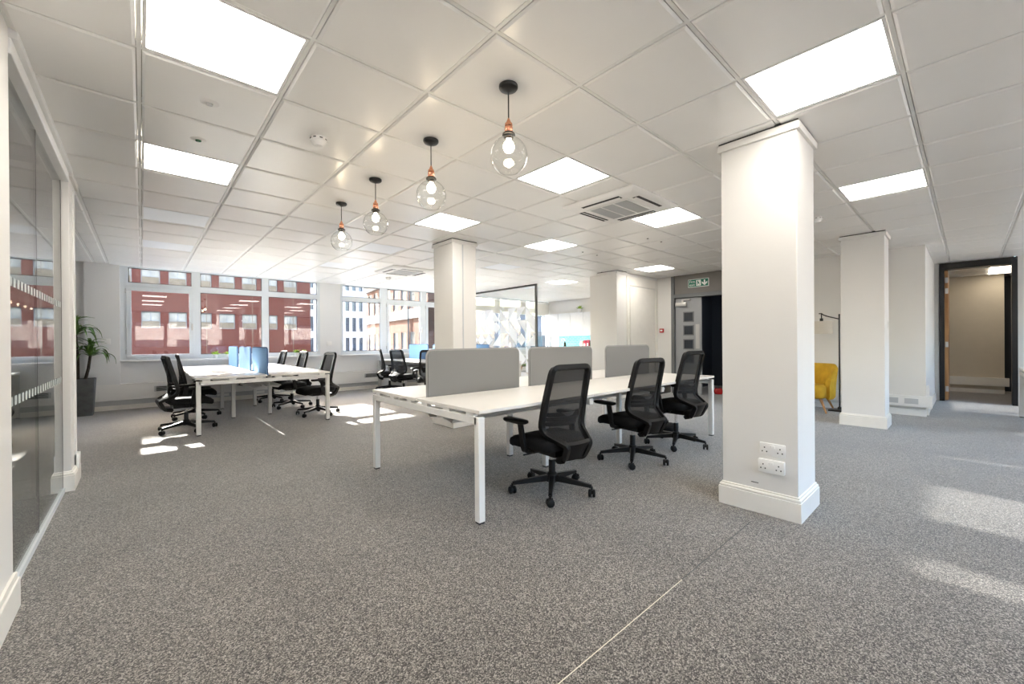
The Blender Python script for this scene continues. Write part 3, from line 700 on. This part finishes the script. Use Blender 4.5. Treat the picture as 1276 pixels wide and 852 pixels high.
# ------------------------------------------------------------------ bench desks (local: runs along +X, width along Y, centre line y = 0)
def bench(name, label, loc, rz, n, screen, edge, sx, notch=True):
    t = thing(name, label, 'desk', loc, rz, 'bench desks'); L = 1.2*n; W = .81
    for k in range(n):
        for s in (-1, 1):
            y0, y1 = (.02, W) if s > 0 else (-W, -.02)
            B(k*1.2+.001, y0, .705, k*1.2+1.199, y1, .73).build('desktop', 'desk_top', t, bevel=.003, seg=1)
    for x in [0]+[1.2*k for k in range(1, n)]+[L]:
        end = x in (0, L); xx = .025 if x == 0 else (L-.025 if x == L else x)
        lim = W-.03 if end else .25
        for s in (-1, 1):
            lg = B(xx-.025, s*lim-.025, .012, xx+.025, s*lim+.025, .685 if end else .66).build('leg', 'desk_frame', t, bevel=.004, seg=1)
            B(xx-.02, s*lim-.02, 0, xx+.02, s*lim+.02, .013).build('foot', 'seal_black', lg)
        B(xx-.025, -W+.03, .635, xx+.025, W-.03, .685).build('cross_beam', 'desk_frame', t, bevel=.003, seg=1)
        sp = MB()
        for y in (-.7, -.42, -.12, .12, .42, .7): sp.box(xx-.02, y-.04, .683, xx+.02, y+.04, .706)
        sp.build('spacer', 'desk_frame', t)
    for s in (-1, 1): B(.05, s*.33-.02, .645, L-.05, s*.33+.02, .685).build('long_beam', 'desk_frame', t)
    for s in (-1, 1):
        tr = MB().prism([(s*.04, .60), (s*.04, .545), (s*.16, .525), (s*.20, .56), (s*.195, .565), (s*.155, .533), (s*.048, .552), (s*.048, .60)], 'x', .22, L-.2)
        tr.build('cable_tray', 'desk_frame', t)
    for a, b in sx:
        poly = [(a+.002, .715), (b-.002, .715)]+[(b-.045+.045*math.cos(q), 1.05+.045*math.sin(q)) for q in [k*PI/10 for k in range(6)]]+[(a+.045-.045*math.sin(q), 1.05+.045*math.cos(q)) for q in [k*PI/10 for k in range(6)]]
        sc = MB().prism(poly, 'y', -.012, .012).build('divider_screen', screen, t)
        MB().sweep([(p[0], 0, p[1]) for p in [poly[1]]+poly[2:]+[poly[0]]], [(-.014, -.003), (.014, -.003), (.014, .003), (-.014, .003)], up=(0, 1, 0)).build('screen_edge', edge, sc)
    return t
bench('bench_desk', 'white bench desk with grey fabric screens beside the socket column', (1.585, 2.885, 0), 0, 3, 'screen_grey', 'screen_grey_edge', [(.105, 1.09), (1.24, 2.23), (2.51, 3.48)])
bench('bench_desk', 'white bench desk with blue screens in front of the brick view windows', (1.31, 6.48, 0), PI/2, 3, 'screen_blue', 'screen_blue_edge', [(.10, 1.10), (1.28, 2.26), (2.50, 3.45)])
b3 = bench('bench_desk', 'white bench desk with blue screens and drawer units past the central column', (5.27, 6.45, 0), PI/2, 3, 'screen_blue', 'screen_blue_edge', [(.10, 1.10), (1.28, 2.26), (2.50, 3.45)])
bench('bench_desk', 'white bench desk facing the corridor doorway, only its corner leg showing', (8.79, -.495, 0), -PI/2, 2, 'screen_grey', 'screen_grey_edge', [(.3, 1.1)])
# under-desk power box and bag
pb = thing('power_box', 'black power socket box under the grey-screened bench by its end chair', 'power box', (4.52, 2.42, .545), 0)
B(-.16, -.05, 0, .16, .05, .10).build('case', 'black_metal', pb, bevel=.008); B(-.165+.06, -.052, .045, -.0, -.049, .07).build('socket_label', 'white_plastic', pb)
MB().box(-.16, -.03, .09, -.13, .03, .14).box(.13, -.03, .09, .16, .03, .14).build('bracket', 'black_metal', pb)
bag = thing('bag', 'flat black bag lying on the carpet under the grey-screened bench', 'bag', (5.05, 2.62, 0), .3)
MB().loft([[(x, y, z) for x, y in rrect(a, b_, .07, 4)] for a, b_, z in ((.15, .11, 0), (.17, .13, .03), (.16, .12, .07), (.12, .09, .085))]).build('body', 'seat_fabric', bag, smooth=True, angle=60)
MB().tube(fillet([(-.08, 0, .08), (-.08, 0, .12), (.08, 0, .12), (.08, 0, .08)], .04), .008).build('handle', 'chair_black', bag, smooth=True)
# drawer units under the far bench
def pedestal(x, y, label):
    t = thing('drawer_unit', label, 'drawers', (x, y, 0), 0, 'white drawer units under the far bench')
    B(0, -.21, .03, .5, .21, .56).build('body', 'white_paint', t)
    for k in range(3):
        d = B(-.018, -.205, .04+k*.172, 0, .205, .205+k*.172).build('drawer', 'white_paint', t, bevel=.003, seg=1)
        B(-.024, .14, .19+k*.172, -.018, .20, .20+k*.172).build('finger_pull', 'trunk_grey', d)
    MB().cyl((-.024, -.17, .52), (-.018, -.17, .52), .014, 10).build('lock', 'slot_dark', t)
    for a in (.05, .45):
        for b_ in (-.17, .17): MB().cyl((a, b_, 0), (a, b_, .03), .02, 8).build('foot', 'seal_black', t)
pedestal(4.56, 9.86, 'white drawer unit under the far bench, against the window wall')
pedestal(4.56, 7.97, 'white drawer unit under the far bench, between two black chairs')

# ------------------------------------------------------------------ pendants
def make_pendant():
    t = thing('pendant_lamp', 'pendant', 'pendant lamp', (0, 0, 0), 0, 'row of copper pendant lamps with clear globes')
    MB().lathe([(.0501, 0), (.052, -.004), (.052, -.016), (.046, -.024), (.03, -.03), (.012, -.036), (.004, -.038)], 24).build('ceiling_rose', 'black_metal', t, smooth=True)
    MB().cyl((0, 0, -.037), (0, 0, -.185), .0035, 8).build('cord', 'seal_black', t)
    MB().lathe([(.004, -.180), (.012, -.200), (.012, -.206), (.020, -.210), (.021, -.222), (.018, -.226), (.022, -.230), (.022, -.258), (.019, -.262)], 20).build('lamp_holder', 'copper', t, smooth=True)
    MB().lathe([(.024, -.258), (.034, -.266), (.036, -.274), (.026, -.276), (.022, -.296)], 20).build('collar', 'black_metal', t, smooth=True)
    prof = [(.028, -.272)]+[(.102*math.sin(a), -.385-.102*math.cos(a+PI) if False else -.385+.102*math.cos(a)) for a in [math.radians(16+k*8.2) for k in range(17)]]
    inner = [(r-.002 if r > .01 else r, z) for r, z in reversed(prof)]
    MB().lathe(prof+[(prof[-1][0]-.002, prof[-1][1])]+inner[1:], 32, cap=False).build('glass_globe', 'clear_glass', t, smooth=True)
    MB().lathe([(.013, -.290), (.014, -.302)]+[(.030*math.sin(q), -.336+.034*math.cos(q)) for q in [math.radians(28+k*15) for k in range(11)]], 20).build('bulb', 'bulb', t, smooth=True)
    return t
pend = make_pendant()
for k, (y, lab) in enumerate(((1.68, 'copper pendant with clear glass globe, end of the row nearest the socket column'), (2.49, 'copper pendant with clear glass globe, second in the row from the socket column'),
                              (3.40, 'copper pendant with clear glass globe, third in the row from the socket column'), (4.21, 'copper pendant with clear glass globe, end of the row nearest the window wall'))):
    if k == 0: pend.location = (1.5, y, CE-.006); pend['label'] = lab
    else: dup(pend, (1.5, y, CE-.006), 0, lab)

# ------------------------------------------------------------------ air conditioners, detectors
def cassette(x0, y0, x1, y1, label):
    t = thing('air_conditioner', label, 'air conditioner', ((x0+x1)/2, (y0+y1)/2, CE), 0, 'ceiling air conditioning cassettes'); h = (x1-x0)/2
    z = -.055
    b = MB(); b.loft([[(sx*a, sy*a, zz) for sx, sy in ((-1, -1), (1, -1), (1, 1), (-1, 1))] for a, zz in ((h-.02, .03), (h-.004, -.01), (h, -.022), (h-.03, z+.008), (h-.06, z))])
    b.build('casing', 'white_plastic', t, bevel=.004, seg=1)
    g = h*.52
    B(-g, -g, z-.004, g, g, z).build('grille', 'grille_grey', t)
    for k in range(30):
        q = -g+.01+k*(2*g-.02)/29; B(q-.003, -g, z-.007, q+.003, g, z-.003).build('grille_slat', 'trunk_grey', t)
    for q in (-g/3, g/3): B(-g, q-.008, z-.008, g, q+.008, z-.003).build('grille_rib', 'white_plastic', t)
    fr = MB()
    for a in ((-g-.02, -g-.02, g+.02, -g), (-g-.02, g, g+.02, g+.02), (-g-.02, -g, -g, g), (g, -g, g+.02, g)): fr.box(a[0], a[1], z-.007, a[2], a[3], z)
    fr.build('grille_frame', 'white_plastic', t)
    for k in range(4):
        c, s = (1, 0, -1, 0)[k], (0, 1, 0, -1)[k]
        def R(u, v): return (u*c-v*s, u*s+v*c)
        def bx(u0, v0, z0, u1, v1, z1):
            (p0, p1), (p2, p3) = R(u0, v0), R(u1, v1); return MB().box(p0, p1, z0, p2, p3, z1)
        bx(h*.68, -h*.52, z-.002, h*.84, h*.52, z+.003).build('air_slot', 'slot_dark', t)
        v = MB(); q = [R(h*.70, -h*.5), R(h*.70, h*.5), R(h*.76, h*.5), R(h*.76, -h*.5)]
        v.loft([[(q[0][0], q[0][1], z-.012), (q[1][0], q[1][1], z-.012), (q[2][0], q[2][1], z-.004), (q[3][0], q[3][1], z-.004)], [(q[0][0], q[0][1], z-.008), (q[1][0], q[1][1], z-.008), (q[2][0], q[2][1], z), (q[3][0], q[3][1], z)]])
        v.build('louvre', 'white_plastic', t)
cassette(*CASS[0], 'white ceiling air conditioner between two lit panels, beside the pendant row')
cassette(*CASS[1], 'white ceiling air conditioner near the window pier')
def detector(x, y, label, kind):
    t = thing('smoke_detector' if kind == 0 else 'ceiling_sensor', label, 'smoke detector' if kind == 0 else 'ceiling sensor', (x, y, CE-.007))
    if kind == 0:
        MB().lathe([(.05, 0), (.052, -.008), (.052, -.028), (.046, -.032)], 24).build('base', 'white_plastic', t, smooth=True)
        for k in range(8):
            a = 2*PI*k/8; B(-.009, -.002, -.02, .009, .002, -.014).build('slot', 'slot_dark', t, (.0515*math.cos(a), .0515*math.sin(a), 0), a+PI/2)
        MB().lathe([(.044, -.031), (.040, -.044), (.032, -.050), (.030, -.058), (.014, -.064), (.002, -.065)], 24).build('sensor_head', 'white_plastic', t, smooth=True)
    else:
        MB().lathe([(.044, 0), (.046, -.003), (.036, -.008), (.026, -.009)], 24).build('bezel', 'white_plastic', t, smooth=True)
        MB().lathe([(.018, -.006), (.016, -.016), (.006, -.019), (.001, -.02)], 16).build('lens', 'bottle_green' if kind == 2 else 'trunk_grey', t, smooth=True)
detector(.908, 2.964, 'round white smoke detector between the big lit panel and the pendants', 0)
detector(5.78, 1.16, 'round white smoke detector past the socket column', 0)
detector(3.98, 8.40, 'round white smoke detector below the air conditioner near the windows', 0)
detector(.303, 2.946, 'round white recessed ceiling sensor beside the large lit panel', 1)
detector(.299, 3.527, 'small round ceiling sensor with a green lens between two lit panels', 2)
for x, y in ((5.166, 2.94), (5.48, 2.91), (5.17, 4.06), (5.54, 4.06)):
    t = thing('ceiling_fitting', 'tiny round dark ceiling fitting on the tiles past the air conditioner', 'ceiling fitting', (x, y, CE-.007), 0, 'tiny dark ceiling fittings')
    MB().lathe([(.020, 0), (.021, -.004), (.013, -.005)], 14).build('rim', 'white_plastic', t, smooth=True); MB().lathe([(.013, -.002), (.012, -.010), (.001, -.011)], 12).build('plug', 'slot_dark', t, smooth=True)

# ------------------------------------------------------------------ fire signs
sg = thing('exit_sign', 'green fire exit sign on the panel over the grey door', 'sign', (XR+.018, 3.81, 2.37))
B(-.006, -.215, -.085, 0, .215, .085).build('board', 'sign_white', sg); B(-.008, -.205, -.075, -.005, .205, .075).build('green_field', 'sign_green', sg)
def text_mesh(txt, size):
    c = bpy.data.curves.new('t', 'FONT'); c.body = txt; c.size = size; c.extrude = .0008
    o = bpy.data.objects.new('t', c); C.objects.link(o); dg = bpy.context.evaluated_depsgraph_get()
    me = bpy.data.meshes.new_from_object(o.evaluated_get(dg)); bpy.data.objects.remove(o); me.materials.clear(); me.materials.append(MATS['sign_white']); return me
for txt, z in (('Fire', .008), ('exit', -.058)):
    o = link('lettering', text_mesh(txt, .078), sg, (-.0095, .190, z)); o.rotation_euler = (PI/2, 0, -PI/2)
MB().box(-.0095, -.055, -.06, -.008, .045, .06).build('pictogram_door', 'sign_white', sg)
pm = MB()
pm.prism([(.012+.011*math.cos(k*PI/5), .036+.011*math.sin(k*PI/5)) for k in range(10)], 'x', -.0105, -.009)
for poly in ([(.02, .022), (-.004, .026), (-.016, -.008), (.004, -.012)], [(.02, .022), (.038, .006), (.034, 0), (.014, .014)], [(-.002, .024), (-.026, .014), (-.026, .006), (0, .012)], [(.004, -.008), (.03, -.02), (.026, -.045), (.018, -.045), (.018, -.026), (-.008, -.016)], [(-.004, -.008), (-.026, -.042), (-.034, -.038), (-.014, -.004)]):
    pm.prism(poly, 'x', -.0105, -.009)
pm.build('pictogram_figure', 'sign_green', sg)
MB().prism([(-.115, .055), (-.145, .055), (-.145, -.008), (-.185, .022), (-.185, -.015), (-.13, -.062), (-.075, -.015), (-.075, .022), (-.115, -.008)], 'x', -.0095, -.008).build('arrow', 'sign_white', sg)
cp = thing('call_point', 'small red fire alarm call point on the wall beside the grey door', 'alarm', (XR, 4.62, 1.38))
B(-.04, -.045, -.045, 0, .045, .045).build('case', 'red_plastic', cp, bevel=.005); B(-.043, -.028, -.015, -.039, .028, .02).build('glass_plate', 'sign_white', cp)
rbg = thing('red_bag', 'small red and black bag on the floor inside the fire doorway', 'bag', (9.25, 3.62, 0), .4)
MB().loft([[(x, y, z) for x, y in rrect(a, b_, .04, 4)] for a, b_, z in ((.10, .07, 0), (.12, .09, .05), (.10, .07, .12))]).build('body', 'red_plastic', rbg, smooth=True)
MB().tube(fillet([(-.06, 0, .11), (-.06, 0, .17), (.06, 0, .17), (.06, 0, .11)], .03), .008).build('handle', 'chair_black', rbg, smooth=True)

# ------------------------------------------------------------------ armchair and floor lamp
ac = thing('armchair', 'mustard yellow velvet tub armchair with splayed wooden legs', 'armchair', (8.22, 1.80, 0), math.radians(90))
def tub(n=28):      # local: front = +Y
    outr, inn = [], []
    for k in range(n+1):
        a = math.radians(-28-(304-0)*k/n+0) if False else math.radians(208+(-236)*k/n)   # from right front round the back to left front
        outr.append((math.cos(a), math.sin(a), k/n))
    return outr
b = MB(); rings = []; n = 28
for k in range(n+1):
    u = k/n; a = math.radians(-32-(180-64+0)*0 - 0) if False else math.radians(28-236*u)
    c, s = math.cos(a), math.sin(a); side = abs(2*u-1)           # 1 at the front ends, 0 at the back
    top = .76-.20*max(0, (side-.45)/.55)**1.6; flare = 1.0
    def pt(r, z): return (r*1.08*c, r*s-.02, z)
    rings.append([pt(.32, .20), pt(.345, .24), pt(.345+.02*(1-side), .42), pt(.365+.03*(1-side), top-.03), pt(.35+.03*(1-side), top), pt(.325+.03*(1-side), top), pt(.30+.02*(1-side), top-.04), pt(.26, .42), pt(.25, .24)])
b.loft(rings); b.build('back_shell', 'mustard', ac, smooth=True, angle=60)
MB().loft([[(x, y, z) for x, y in rrect(a, b_, .12, 5, 0, .04)] for a, b_, z in ((.26, .25, .22), (.285, .28, .24), (.285, .28, .39), (.26, .26, .425), (.2, .2, .435))]).build('seat', 'mustard', ac, smooth=True, angle=60)
for sx in (-1, 1):
    for sy in (-1, 1): MB().cyl((sx*.22, sy*.20, .225), (sx*.31, sy*.27, 0), .022, 10, .011).build('leg', 'oak', ac, smooth=True)
lp = thing('floor_lamp', 'black arched floor lamp with a cream drum shade beside the armchair', 'lamp', (8.40, 1.40, 0))
MB().box(-.13, -.13, 0, .13, .13, .025).build('base', 'black_metal', lp, bevel=.004)
MB().lathe([(.03, .025), (.03, .05), (.014, .07)], 12).build('pole_collar', 'black_metal', lp, smooth=True)
MB().cyl((0, 0, .05), (0, 0, 1.57), .011, 10).build('pole', 'black_metal', lp, smooth=True)
arc = [(0, .0, 1.49)]+[(0, .23*math.sin(math.radians(q)), 1.49+.10*(1-math.cos(math.radians(q)))**.5) for q in range(12, 91, 13)]+[(0, .27, 1.59)]
MB().tube(arc, .009, 8).build('arm', 'black_metal', lp, smooth=True)
MB().cyl((0, .235, 1.46), (0, .235, 1.59), .008, 8).cyl((0, .235, 1.44), (0, .235, 1.51), .024, 12).build('lamp_holder', 'black_metal', lp, smooth=True)
sh = MB().lathe([(.15, 1.255), (.15, 1.46), (.146, 1.46), (.146, 1.255)], 32, (0, .235, 0), cap=False); n0 = 32
sh.f += [(96+k, 96+(k+1) % 32, (k+1) % 32, k) for k in range(32)]
sh.build('lamp_shade', 'shade_cloth', lp, smooth=True)

# ------------------------------------------------------------------ planter with dracaena
pl = thing('potted_dracaena', 'tall grey planter with two-headed leafy dracaena beside the window pier', 'plant', (-.755, 9.74, 0))
MB().loft([[(x, y, z) for x, y in rrect(a, a, .012, 2)] for a, z in ((.155, 0), (.185, .58), (.185, .60), (.165, .60), (.16, .55))]).build('planter', 'pot_grey', pl)
B(-.15, -.15, .53, .15, .15, .552).build('soil', 'trunk_brown', pl)
lf = MB(); rows = []
for k in range(9):
    u = k/8; wd = .030*math.sin(PI*min(1, u*.9+.12))**.7*(1-u*.35) if u < 1 else .001
    x = .40*u*(1-.15*u*u); z = .14*math.sin(u*2.3)-.13*u*u*u
    rows.append([(x, -wd, z+.008), (x, 0, z), (x, wd, z+.008)])
lf.loft(rows, cap=False, closed=False); leaf_me = lf.mesh('leaf', 'leaf_green', smooth=True)
def head(parent, x, y, z, n, sc):
    for k in range(n):
        o = link('leaf', leaf_me, parent, (x, y, z+random.uniform(-.03, .06))); q = sc*random.uniform(.75, 1.1)
        o.scale = (q, q, q); o.rotation_euler = (0, math.radians(random.uniform(-68, 22)), 2.399*k+random.uniform(-.2, .2))
for (p, z, n, sc) in ((((-.02, .02), (-.04, 0)), 1.33, 34, 1.05), (((.06, -.03), (.13, -.05)), 1.0, 28, .95), (((-.08, -.05), (-.17, .02)), 1.12, 16, .8)):
    s = MB().tube([(p[0][0], p[0][1], .54), ((p[0][0]+p[1][0])/2+.01, (p[0][1]+p[1][1])/2, .54+(z-.54)*.5), (p[1][0], p[1][1], z)], .020, 8, [1.1, 1, .85]).build('stem', 'trunk_brown', pl, smooth=True)
    head(pl, p[1][0], p[1][1], z-.02, n, sc)
# little plants on the window sill
sp = thing('sill_plant', 'p', 'plant', (0, 0, 0), 0, 'little green plants on the window sill')
MB().lathe([(.030, 0), (.040, .075), (.036, .075), (.034, .06)], 16).build('pot', 'pot_white', sp, smooth=True)
fo = MB()
for k in range(44):
    a = 2.399*k; el = random.uniform(.35, 1.45); r = random.uniform(.05, .10); c, s = math.cos(a), math.sin(a)
    p0 = Vector((c*.01, s*.01, .06)); p1 = p0+Vector((c*math.cos(el)*r*.6, s*math.cos(el)*r*.6, math.sin(el)*r*.75)); p2 = p0+Vector((c*math.cos(el)*r*1.15, s*math.cos(el)*r*1.15, math.sin(el)*r*.95)); d = Vector((-s, c, 0))*.012
    fo.add([p0, p1+d, p2, p1-d], [(0, 1, 2, 3)])
fo.build('foliage', 'leaf_bright', sp)['kind'] = 'stuff'
for k, (x, lab) in enumerate(((1.10, 'tiny potted plant on the sill left of the blue screens, under the middle pane'), (1.32, 'tiny bright green plant on the sill right behind the blue screens'), (2.58, 'tiny potted plant on the sill behind the chairs of the column side'), (2.74, 'tiny bright green plant on the sill close to the window pier'))):
    if k == 0: sp.location = (x, YF-.06, .87); sp['label'] = lab
    else: dup(sp, (x, YF-.06, .87), k*.7, lab)

# ------------------------------------------------------------------ screen with film pattern, kitchen and break-out chairs
ps = thing('glass_screen', 'black-framed glass screen with a white geometric diamond film', 'screen', (7.18, 7.05, 0))
L = YF-.12-7.05
MB().box(-.02, 0, 0, .02, .05, CE-.002).build('end_post', 'black_metal', ps); B(-.02, .05, CE-.05, .02, L, CE-.002).build('top_rail', 'black_metal', ps); B(-.02, .05, 0, .02, L, .04).build('bottom_rail', 'black_metal', ps)
for a, b_ in ((.05, 1.035), (1.04, 2.055), (2.06, L)): B(-.006, a, .04, .006, b_, CE-.05).build('glass_pane', 'clear_glass', ps)
random.seed(11)
cell = .33; ny = int((L-.05)/cell); polys = []
for i in range(ny):
    for j in range(6):
        y0 = .06+i*cell; z0 = .05+j*cell; y1, z1 = y0+cell, z0+cell
        q = [(y0, z0), (y1, z0), (y1, z1), (y0, z1)]; k = random.choice((0, 1, 2, 3, 4, 5, 6, 6))
        cx, cz = (y0+y1)/2, (z0+z1)/2
        if k < 4: polys.append([q[k], q[(k+1) % 4], q[(k+2) % 4]])
        elif k == 4: polys.append([(cx, z0), (y1, cz), (cx, z1), (y0, cz)])
        elif k == 5: polys.append([q[0], q[1], (cx, cz)]); polys.append([q[2], q[3], (cx, cz)])
        else: polys.append([q[0], q[1], q[2], (cx, cz)]); 
for p in polys: MB().prism(p, 'x', -.0085, -.0065).build('film_shape', 'film', ps)
# kitchen units
wt = thing('kitchen_worktop', 'white kitchen worktop along the teal tiled wall', 'worktop', (10.42, 5.55, .88))
B(0, 0, 0, .62, 4.52, .04).build('slab', 'white_paint', wt, bevel=.003, seg=1); B(.0, 0, -.012, .02, 4.52, 0).build('front_lip', 'white_paint', wt)
for k in range(7):
    y = 6.25+k*.54
    if y+.52 > YF-.1: break
    u = thing('wall_cabinet', 'white glossy wall cabinet over the teal splashback in the kitchen row', 'cabinet', (10.70, y, 1.34), 0, 'row of white kitchen wall cabinets')
    B(.02, 0, 0, .33, .538, .76).build('body', 'cabinet_white', u); B(0, .004, .0, .019, .534, .76).build('door', 'cabinet_white', u, bevel=.002, seg=1)
for k in range(8):
    y = 5.58+k*.56
    u = thing('base_cabinet', 'white kitchen base cabinet under the worktop, in the row of units', 'cabinet', (10.46, y, 0), 0, 'row of white kitchen base cabinets')
    B(.02, 0, .1, .58, .558, .878).build('body', 'cabinet_white', u); B(0, .004, .11, .019, .554, .87).build('door', 'cabinet_white', u, bevel=.002, seg=1); B(.06, 0, 0, .5, .558, .1).build('plinth', 'trunk_grey', u)
B(11.03, 5.56, .94, 11.04, 9.75, 1.34).build('splashback', 'teal_tiles', wk)
def bottle(x, y, m, h, r, label, cat, name):
    t = thing(name, label, cat, (x, y, .92))
    MB().lathe([(r, 0), (r, h*.6), (r*.4, h*.78), (r*.36, h*.93)], 14).build('body', m, t, smooth=True); MB().lathe([(r*.42, h*.92), (r*.42, h)], 12).build('cap', 'pot_white', t, smooth=True)
bottle(10.62, 9.12, 'bottle_dark', .26, .045, 'dark bottle with a pale cap on the kitchen worktop', 'bottle', 'bottle')
bottle(10.62, 8.02, 'bottle_green', .34, .05, 'green bottle on the kitchen worktop beside the red packets', 'bottle', 'bottle')
def packet(x, y, w_, h, m, label):
    t = thing('food_packet', label, 'packet', (x, y, .92)); MB().hexa([(-.05, -w_, 0), (.05, -w_, 0), (.05, w_, 0), (-.05, w_, 0), (-.03, -w_*.95, h), (.03, -w_*.95, h), (.03, w_*.95, h), (-.03, w_*.95, h)]).build('pouch', m, t, bevel=.004); B(-.053, -w_*.6, h*.3, -.044, w_*.6, h*.6).build('label_patch', 'pot_white', t)
packet(10.62, 8.40, .05, .24, 'pack_cream', 'cream packet at the end of the row on the kitchen worktop')
packet(10.62, 8.26, .055, .26, 'pack_red', 'red packet next to the cream packet on the worktop')
packet(10.62, 8.135, .05, .27, 'pack_red', 'red packet next to the green bottle on the worktop')
tp = thing('kitchen_tap', 'slim tap at the kitchen sink beside the dark bottle', 'tap', (10.85, 9.32, .92))
MB().tube(fillet([(0, 0, 0), (0, 0, .32), (-.16, 0, .32), (-.16, 0, .24)], .08, 6), .011).build('spout', 'steel', tp, smooth=True); MB().cyl((0, 0, .06), (0, .06, .09), .007, 8).build('lever', 'steel', tp, smooth=True)
yp = thing('potted_flower', 'small plant in a white pot on top of the kitchen wall cabinets', 'plant', (10.745, 8.58, 2.10))
MB().lathe([(.045, 0), (.06, .12), (.052, .12), (.05, .1)], 16).build('pot', 'pot_white', yp, smooth=True); o = link('foliage', [c for c in sp.children if c.name.startswith('foliage')][0].data, yp, (0, 0, .0)); o.scale = (1.0, 1.4, 1.6); o['kind'] = 'stuff'
tb = thing('round_table', 'white round break-out table behind the patterned glass screen', 'table', (8.55, 9.52, 0))
MB().lathe([(.0, .72), (.44, .72), (.45, .73), (.45, .745), (.0, .745)], 36, cap=False).build('table_top', 'white_paint', tb, smooth=True, angle=30); MB().cyl((0, 0, .03), (0, 0, .72), .04, 14).build('pillar', 'white_paint', tb, smooth=True); MB().lathe([(.28, 0), (.28, .015), (.06, .04)], 28).build('foot', 'white_paint', tb, smooth=True)
def shell_chair(x, y, deg, m, label):
    t = thing('shell_chair', label, 'chair', (x, y, 0), math.radians(deg), 'moulded shell chairs in the break-out area')
    b = MB(); rows = []
    prof = [(.21, .42, .20), (.20, .445, .215), (.10, .435, .225), (-.08, .43, .225), (-.17, .455, .225), (-.215, .56, .22), (-.235, .68, .205), (-.25, .79, .17), (-.255, .815, .12)]
    for py, pz, pw in prof:
        rows.append([(pw*s, py+.06*s*s*(1 if pz > .5 else 0), pz+.05*s**4) for s in [q/5-1 for q in range(11)]])
    for r in reversed(rows): rows.append([(x_, y_-.008, z_-.010) for x_, y_, z_ in r]) if len(rows) < 18 else None
    b.loft(rows, cap=False, closed=False); b.build('shell', m, t, smooth=True, angle=60)
    for sx in (-1, 1):
        for sy in (-1, 1): MB().cyl((sx*.12, sy*.11, .43), (sx*.21, sy*.20, 0), .016, 8, .010).build('leg', 'oak', t, smooth=True)
    MB().box(-.13, -.12, .40, .13, -.10, .415).box(-.13, .10, .40, .13, .12, .415).build('under_frame', 'black_metal', t)
shell_chair(8.60, 8.86, 12, 'green_shell', 'green moulded shell chair with wooden legs behind the patterned glass screen')
shell_chair(7.55, 9.72, -75, 'blue_shell', 'blue moulded shell chair behind the patterned glass screen')
shell_chair(7.88, 9.10, -70, 'chair_black', 'black moulded shell chair behind the patterned glass screen')
